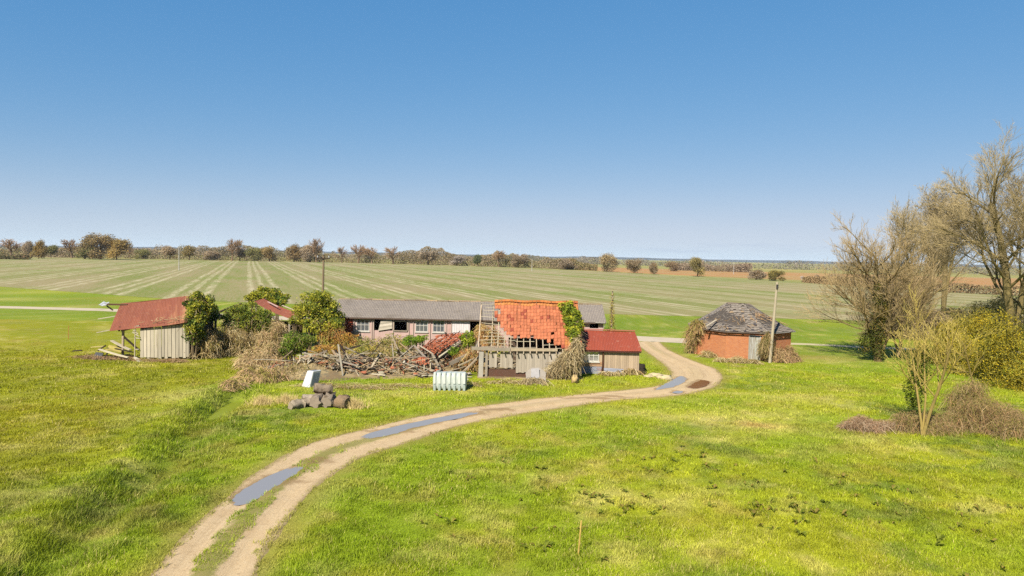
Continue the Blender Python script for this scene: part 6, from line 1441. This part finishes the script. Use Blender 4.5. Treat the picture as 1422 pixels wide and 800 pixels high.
FT = [
    ('bare_tree', 'pale bare tree standing at the left edge of the horizon', 16, 500, 331, 26, 'bare', GY), ('far_tree', 'slim brown tree between the left edge and the orange bush', 38, 480, 333, 14, 'round', TN),
    ('far_tree', 'narrow orange bush tree standing alone at far left', 54, 440, 331, 18, 'bush', OR_), ('far_tree', 'small olive tree right of the narrow orange one', 71, 500, 338, 16, 'round', OL),
    ('far_tree', 'twiggy pale tree left of the great orange willow clump', 100, 500, 331, 20, 'bare', TN), ('far_tree', 'dark based green brown tree on the left of the willow clump', 118, 470, 335, 32, 'bush', OL),
    ('far_tree', 'tallest rounded tree in the middle of the orange willow clump', 140, 470, 322, 44, 'bush', cl(160, 138, 94)), ('far_tree', 'orange domed tree on the right of the willow clump', 162, 465, 329, 32, 'bush', OR_),
    ('bare_tree', 'tiny bare tree just right of the willow clump', 181, 520, 337, 12, 'bare', GY), ('far_tree', 'low olive bush tree right of the tiny bare one', 199, 520, 345, 18, 'bush', OL),
    ('far_tree', 'round brown tree left of the thin far pole', 236, 520, 340, 20, 'round', TN), ('far_tree', 'round olive brown tree right of the thin far pole', 263, 520, 339, 18, 'round', cl(160, 142, 92)),
    ('far_tree', 'low brown bush midway to the tall lollipop tree', 292, 530, 347, 22, 'bush', TN), ('bare_tree', 'tall slim bare tree standing above the hedge like a lollipop', 322, 530, 330, 20, 'bare', GY),
    ('far_tree', 'tan tree just right of the lollipop tree', 333, 540, 342, 16, 'round', TN), ('far_tree', 'yellowish olive tree in the hedge left of centre', 352, 540, 342, 22, 'bush', OL),
    ('far_tree', 'broad tan tree in the hedge above the bushes', 374, 540, 342, 24, 'bush', cl(176, 150, 96)), ('far_tree', 'orange brown tree left of the telegraph pole', 408, 545, 337, 24, 'bush', cl(166, 142, 98)),
    ('far_tree', 'wide brown tree behind the telegraph pole', 430, 545, 338, 28, 'bush', TN), ('bare_tree', 'tall bare tree rising just left of the telegraph pole top', 439, 540, 329, 18, 'bare', GY),
    ('bare_tree', 'first bare tree right of the telegraph pole', 474, 550, 341, 16, 'bare', GY), ('bare_tree', 'second bare tree right of the telegraph pole', 497, 550, 339, 22, 'bare', GY),
    ('bare_tree', 'third bare tree right of the telegraph pole', 516, 545, 342, 18, 'bare', GY), ('bare_tree', 'umbrella shaped bare tree beyond the long shed roof', 546, 540, 341, 24, 'bare', GY),
    ('far_tree', 'pale brown tree pair standing beyond the long shed', 594, 530, 346, 26, 'round', TN), ('far_tree', 'low hazy tree mid horizon', 634, 520, 354, 24, 'bush', GY),
    ('far_tree', 'dark green tree on the mid horizon above the barn', 663, 500, 352, 12, 'round', DG), ('bare_tree', 'hazy bare tree above the barn ridge', 692, 500, 347, 20, 'bare', GY),
    ('far_tree', 'tan tree right of the hazy bare one', 719, 490, 351, 22, 'bush', TN), ('far_tree', 'low tan bush on the horizon above the ivy', 790, 450, 358, 26, 'bush', TN),
    ('far_tree', 'twiggy round tree standing clear above the red roofed shed', 842, 405, 350, 22, 'bush', cl(176, 156, 116)), ('far_tree', 'brown twin bush right of the clear standing tree', 880, 385, 359, 22, 'bush', cl(170, 148, 114)),
    ('far_tree', 'smaller brown bush at the field corner', 908, 370, 363, 16, 'bush', cl(170, 148, 114)), ('far_tree', 'flat topped brown tree beyond the ploughed field', 932, 480, 362, 18, 'bush', cl(164, 142, 110)),
    ('far_tree', 'olive bushy tree standing alone at the edge of the ploughed field', 968, 338, 355, 22, 'bush', cl(166, 150, 96)),
    ('far_tree', 'brown bush left of the low hedge by the ploughed field', 1050, 300, 373, 24, 'bush', TN), ('far_tree', 'olive bush in the low hedge by the ploughed field', 1076, 292, 374, 22, 'bush', cl(150, 136, 76)),
    ('blossom_bush', 'white blossoming bush at the edge of the ploughed field', 1119, 288, 383, 12, 'bush', cl(226, 212, 206)), ('far_tree', 'brown bush touching the white blossom', 1131, 285, 381, 14, 'bush', TN), ('far_tree', 'brown bush nearest the big right hand trees', 1160, 282, 380, 22, 'bush', TN)]
for k, (nm, lb, px, Y, top, w, kd, c) in enumerate(FT): far_tree(nm, lb, px, Y, top, w, kd, c, k, 'bush' if 'bush' in nm else 'tree')
# hedges and far woods that read as one mass
def hedge_mass(name, label, path, n, hfun, size, cols, seed, depth=6, cat='hedge'):
    rs = np.random.RandomState(seed); P = resample([tuple(p) for p in path], 300); f = rs.rand(n); ii = np.arange(299); pm = .3 + 1.15 * vn((P[ii, 0] + P[ii + 1, 0]) / 2, 0 * ii, 17.0, seed) ** 1.5; i = rs.choice(299, n, p=pm / pm.sum())
    x = P[i, 0] + (P[i + 1, 0] - P[i, 0]) * f; y = P[i, 1] + (P[i + 1, 1] - P[i, 1]) * f + rs.uniform(0, depth, n)
    s_ = i / 299.0; hh = np.interp(s_, np.linspace(0, 1, len(hfun)), hfun) * (.45 + .6 * vn(x, y * 0, 17.0, seed) ** 1.3 + .45 * vn(x, y * 0, 4.0, seed + 3) ** 2)
    z = hh * rs.rand(n) ** .9
    t = rs.normal(size=(n, 3)) * np.array([1, .6, 1.4]); t /= np.linalg.norm(t, axis=1)[:, None]; nn = rs.normal(size=(n, 3)) + np.array([0, -1, .8]); b = np.cross(nn, t); b /= np.linalg.norm(b, axis=1)[:, None]
    sz = size * (.5 + rs.rand(n))[:, None]; p = np.stack([x, y, z], -1)
    V = np.stack([p - t * sz, p + b * sz * .6, p + t * sz, p - b * sz * .6], 1).reshape(-1, 3)
    V[:, 2] = np.maximum(V[:, 2], 0)
    cols = np.array(cols); ci = (vn(x, y, 22.0, seed + 9) * .7 + .3 * rs.rand(n)); c = cols[np.clip((ci * len(cols)).astype(int), 0, len(cols) - 1)] * (.7 + .6 * rs.rand(n))[:, None]
    mb = MB(); mb.add(V, np.arange(n * 4).reshape(-1, 4), np.repeat(c, 4, 0)); return tag(mb.build(name, M['far_leaf']), label, cat, kind='stuff')
far_p = [at(px, 400, Y)[:2] for px, Y in ((-500, 380), (-150, 450), (0, 510), (100, 520), (250, 540), (450, 570), (600, 545), (720, 500), (830, 430))]
hedge_mass('hedgerow', 'long low brown and olive hedgerow along the far edge of the striped field', far_p, 90000, [6, 6, 8, 8, 8, 10, 12, 12, 11, 11, 10, 9, 7], .36, [S(96, 92, 54), S(130, 114, 82), S(150, 132, 106), S(110, 102, 62), S(142, 122, 86), S(86, 88, 52)], 301, 9)
wood_p = [at(px, 400, Y)[:2] for px, Y in ((-700, 900), (-200, 900), (300, 950), (700, 1000), (960, 760), (1150, 720), (1450, 640), (2000, 600))]
hedge_mass('far_wood', 'hazy grey brown band of far woodland on the horizon', wood_p, 60000, [5, 5, 6, 6, 7, 8, 9, 9, 9], .7, [S(116, 110, 98), S(130, 120, 106), S(106, 104, 84), S(138, 126, 112)], 303, 60, 'wood')
hed2 = [at(px, 400, Y)[:2] for px, Y in ((940, 520), (1000, 500), (1045, 490))]
hedge_mass('far_copse', 'grey brown copse beyond the ploughed field', hed2, 9000, [7, 9, 9, 6], .4, [S(126, 110, 88), S(140, 122, 100), S(112, 106, 72)], 305, 20, 'wood')
hed3 = [at(px, 400, Y)[:2] for px, Y in ((1120, 270), (1250, 215), (1422, 190), (1700, 180))]
hedge_mass('brown_hedge', 'rust brown hedge behind the big right hand trees', hed3, 18000, [3, 4, 4.5, 4.5], .3, [S(140, 112, 80), S(126, 106, 76), S(156, 130, 92), S(110, 100, 66)], 307, 5)
hed4 = [at(px, 400, Y)[:2] for px, Y in ((-60, 395), (0, 400), (40, 405))]
hedge_mass('low_hedge', 'low dark clipped hedge at the left edge of the field', hed4, 1600, [2.6, 2.8, 2.2], .4, [S(120, 92, 70), S(96, 88, 56), S(150, 110, 84)], 309, 4)
# low hills on the horizon
mb = MB(); n = 240; th = np.linspace(R(-75), R(75), n); Dh = 5200
hh = 4 + 24 * fbm(th * 40, th * 0, 5.0, 15, 4)
base = np.stack([Dh * np.sin(th), Dh * np.cos(th), np.full(n, -5.0)], -1); topp = np.stack([(Dh + 500) * np.sin(th), (Dh + 500) * np.cos(th), hh], -1); back = np.stack([(Dh + 1600) * np.sin(th), (Dh + 1600) * np.cos(th), np.full(n, -5.0)], -1)
i = np.arange(n - 1); mb.add(np.concatenate([base, topp, back]), np.concatenate([np.stack([i, i + 1, i + n + 1, i + n], -1), np.stack([i + n, i + n + 1, i + 2 * n + 1, i + 2 * n], -1)]), S(104, 112, 112, .6)); tag(mb.build('hills', M['far_leaf'], smooth=True), kind='structure')

# ------------------------------------------------------------------ dock weeds in the foreground
def docks():
    mb = MB(); rs = random.Random(5)
    spots = []
    for (px, py, n) in ((770, 690, 26), (860, 710, 26), (960, 660, 22), (1000, 655, 14), (1050, 700, 14), (1075, 715, 12), (1130, 715, 22), (1200, 680, 8), (1260, 668, 6), (1310, 715, 16), (1330, 760, 14), (1370, 700, 8), (700, 660, 8), (650, 720, 6), (840, 645, 6), (600, 735, 5), (730, 740, 6), (1170, 665, 5)):
        c = gp(px, py); k = c[1] / 960
        for i in range(n): spots.append((c[0] + rs.gauss(0, 36) * k, c[1] + rs.gauss(0, 20) * k * 2.6))
    for x, y in spots:
        z = float(H(x, y)); m_ = rs.randint(3, 7); sc = rs.uniform(.45, .95)
        if rs.random() < .25: continue
        for j in range(m_):
            a = rs.uniform(0, 6.28); L = rs.uniform(.16, .30) * sc; w = L * .22; e = rs.uniform(.3, .9); d = np.array([math.cos(a), math.sin(a), 0]); s_ = np.array([-d[1], d[0], 0])
            o = np.array([x, y, z + .03]); c = rs.choice((S(118, 128, 38), S(140, 146, 48), S(150, 132, 62))) * rs.uniform(.7, 1.15)
            p1 = o + d * L * .4 + np.array([0, 0, L * e * .7]); p2 = o + d * L * .8 + np.array([0, 0, L * e * .85]); p3 = o + d * L * 1.15 + np.array([0, 0, L * e * .55])
            mb.add([o, p1 - s_ * w, p1 + np.array([0, 0, -.01]), p1 + s_ * w, p2 - s_ * w * .8, p2 + np.array([0, 0, -.012]), p2 + s_ * w * .8, p3], np.array([[1, 2, 5, 4], [2, 3, 6, 5]]), c)
            mb.f.append(np.array([[0, 2, 1], [0, 3, 2], [4, 5, 7], [5, 6, 7]]) + mb.n - 8)
    tag(mb.build('dock_weeds', M['leaf']), 'dark green broad leaved dock weeds scattered in the foreground grass', 'weeds', kind='stuff')
docks()
GK = dict()
grass('near_grass', 13.5, 22, 1300, .13, .012, 1)
grass('middle_grass', 22, 34, 620, .13, .017, 2)
grass('distant_grass', 34, 62, 190, .13, .026, 3)

# ------------------------------------------------------------------ air
Mh, hnt, hout = new_mat('haze_air'); vp = hnt.nodes.new('ShaderNodeVolumePrincipled'); vp.inputs['Color'].default_value = (.82, .9, 1.0, 1); vp.inputs['Density'].default_value = .00005; vp.inputs['Anisotropy'].default_value = 0.0
hnt.links.new(vp.outputs[0], hout.inputs['Volume'])
mb = MB(); box(mb, -12000, 12000, -12000, 12000, -6.5, 27); tag(mb.build('haze', Mh), kind='stuff')
# ------------------------------------------------------------------ light
SUN_EL, SUN_AZ = R(43), R(-155)      # sun behind the camera, to the left
sd = bpy.data.lights.new('sun', 'SUN'); sd.energy = 5.0; sd.angle = R(.53); sd.color = (1.0, .95, .86)
so = bpy.data.objects.new('sun', sd); COL.objects.link(so)
sv = Vector((math.sin(SUN_AZ) * math.cos(SUN_EL), math.cos(SUN_AZ) * math.cos(SUN_EL), math.sin(SUN_EL)))
so.rotation_euler = sv.to_track_quat('Z', 'Y').to_euler(); so.location = sv * 60
W = bpy.data.worlds.new('World'); SC.world = W; W.use_nodes = True; nt = W.node_tree; nt.nodes.clear()
EXPO = 1.08; EX = 2 ** EXPO
out = nt.nodes.new('ShaderNodeOutputWorld'); bg = nt.nodes.new('ShaderNodeBackground'); sky = nt.nodes.new('ShaderNodeTexSky')
sky.sky_type = 'NISHITA'; sky.sun_disc = False; sky.sun_elevation = SUN_EL; sky.sun_rotation = SUN_AZ; sky.altitude = 0; sky.air_density = 1.0; sky.dust_density = .35; sky.ozone_density = 2.2
bg.inputs['Strength'].default_value = .1
# the camera's tone response for the blue of this sky, channel by channel
sp = nt.nodes.new('ShaderNodeSeparateColor'); nt.links.new(sky.outputs[0], sp.inputs[0]); cb = nt.nodes.new('ShaderNodeCombineColor')
for i, (kk, pw) in enumerate(((.47, 1.03), (.51, .55), (.70, .33))):
    v = math_(nt, 'MULTIPLY', sp.outputs[i], .143); v = math_(nt, 'POWER', v, pw); v = math_(nt, 'MULTIPLY', v, kk / EX / .1); nt.links.new(v, cb.inputs[i])
tc = nt.nodes.new('ShaderNodeTexCoord'); sx = nt.nodes.new('ShaderNodeSeparateXYZ'); nt.links.new(tc.outputs['Generated'], sx.inputs[0])
low = math_(nt, 'MINIMUM', math_(nt, 'MULTIPLY', math_(nt, 'EXPONENT', math_(nt, 'MULTIPLY', math_(nt, 'MAXIMUM', sx.outputs[2], 0.0), -18.5)), 1.12), 1.0)          # pale air low over the horizon
hz = np.array([lin(206), lin(225), lin(240)]) / EX / .1
skyc = mixc(nt, math_(nt, 'MULTIPLY', low, .95), cb.outputs[0], hz)
mp = nt.nodes.new('ShaderNodeMapping'); nt.links.new(tc.outputs['Generated'], mp.inputs[0]); mp.inputs['Scale'].default_value = (5, 5, 60)
cn = noise(nt, mp.outputs[0], 1.6, 5, .6)                                      # faint bank of cloud low in the north east
band = math_(nt, 'MULTIPLY', ramp(nt, sx.outputs[2], .004, .012), math_(nt, 'SUBTRACT', 1.0, ramp(nt, sx.outputs[2], .014, .035)))
cf = math_(nt, 'MULTIPLY', math_(nt, 'MULTIPLY', ramp(nt, cn, .45, .7), band), ramp(nt, sx.outputs[0], .12, .3))
skyc = mixc(nt, math_(nt, 'MULTIPLY', cf, .55), skyc, np.array([lin(180), lin(196), lin(222)]) / EX / .1)
nt.links.new(skyc, bg.inputs['Color']); nt.links.new(bg.outputs[0], out.inputs['Surface'])
vs = SC.view_settings; vs.view_transform = 'Standard'; vs.look = 'None'; vs.exposure = EXPO; vs.gamma = 1; vs.use_curve_mapping = False
SC.cycles.sample_clamp_direct = 4.0; SC.cycles.sample_clamp_indirect = 2.0; SC.cycles.max_bounces = 6; SC.cycles.diffuse_bounces = 3; SC.cycles.glossy_bounces = 2; SC.cycles.transmission_bounces = 3; SC.cycles.transparent_max_bounces = 6
SC.cycles.use_denoising = False; SC.cycles.denoiser = 'OPENIMAGEDENOISE'; SC.cycles.denoising_input_passes = 'RGB_ALBEDO_NORMAL'; SC.cycles.denoising_prefilter = 'ACCURATE'
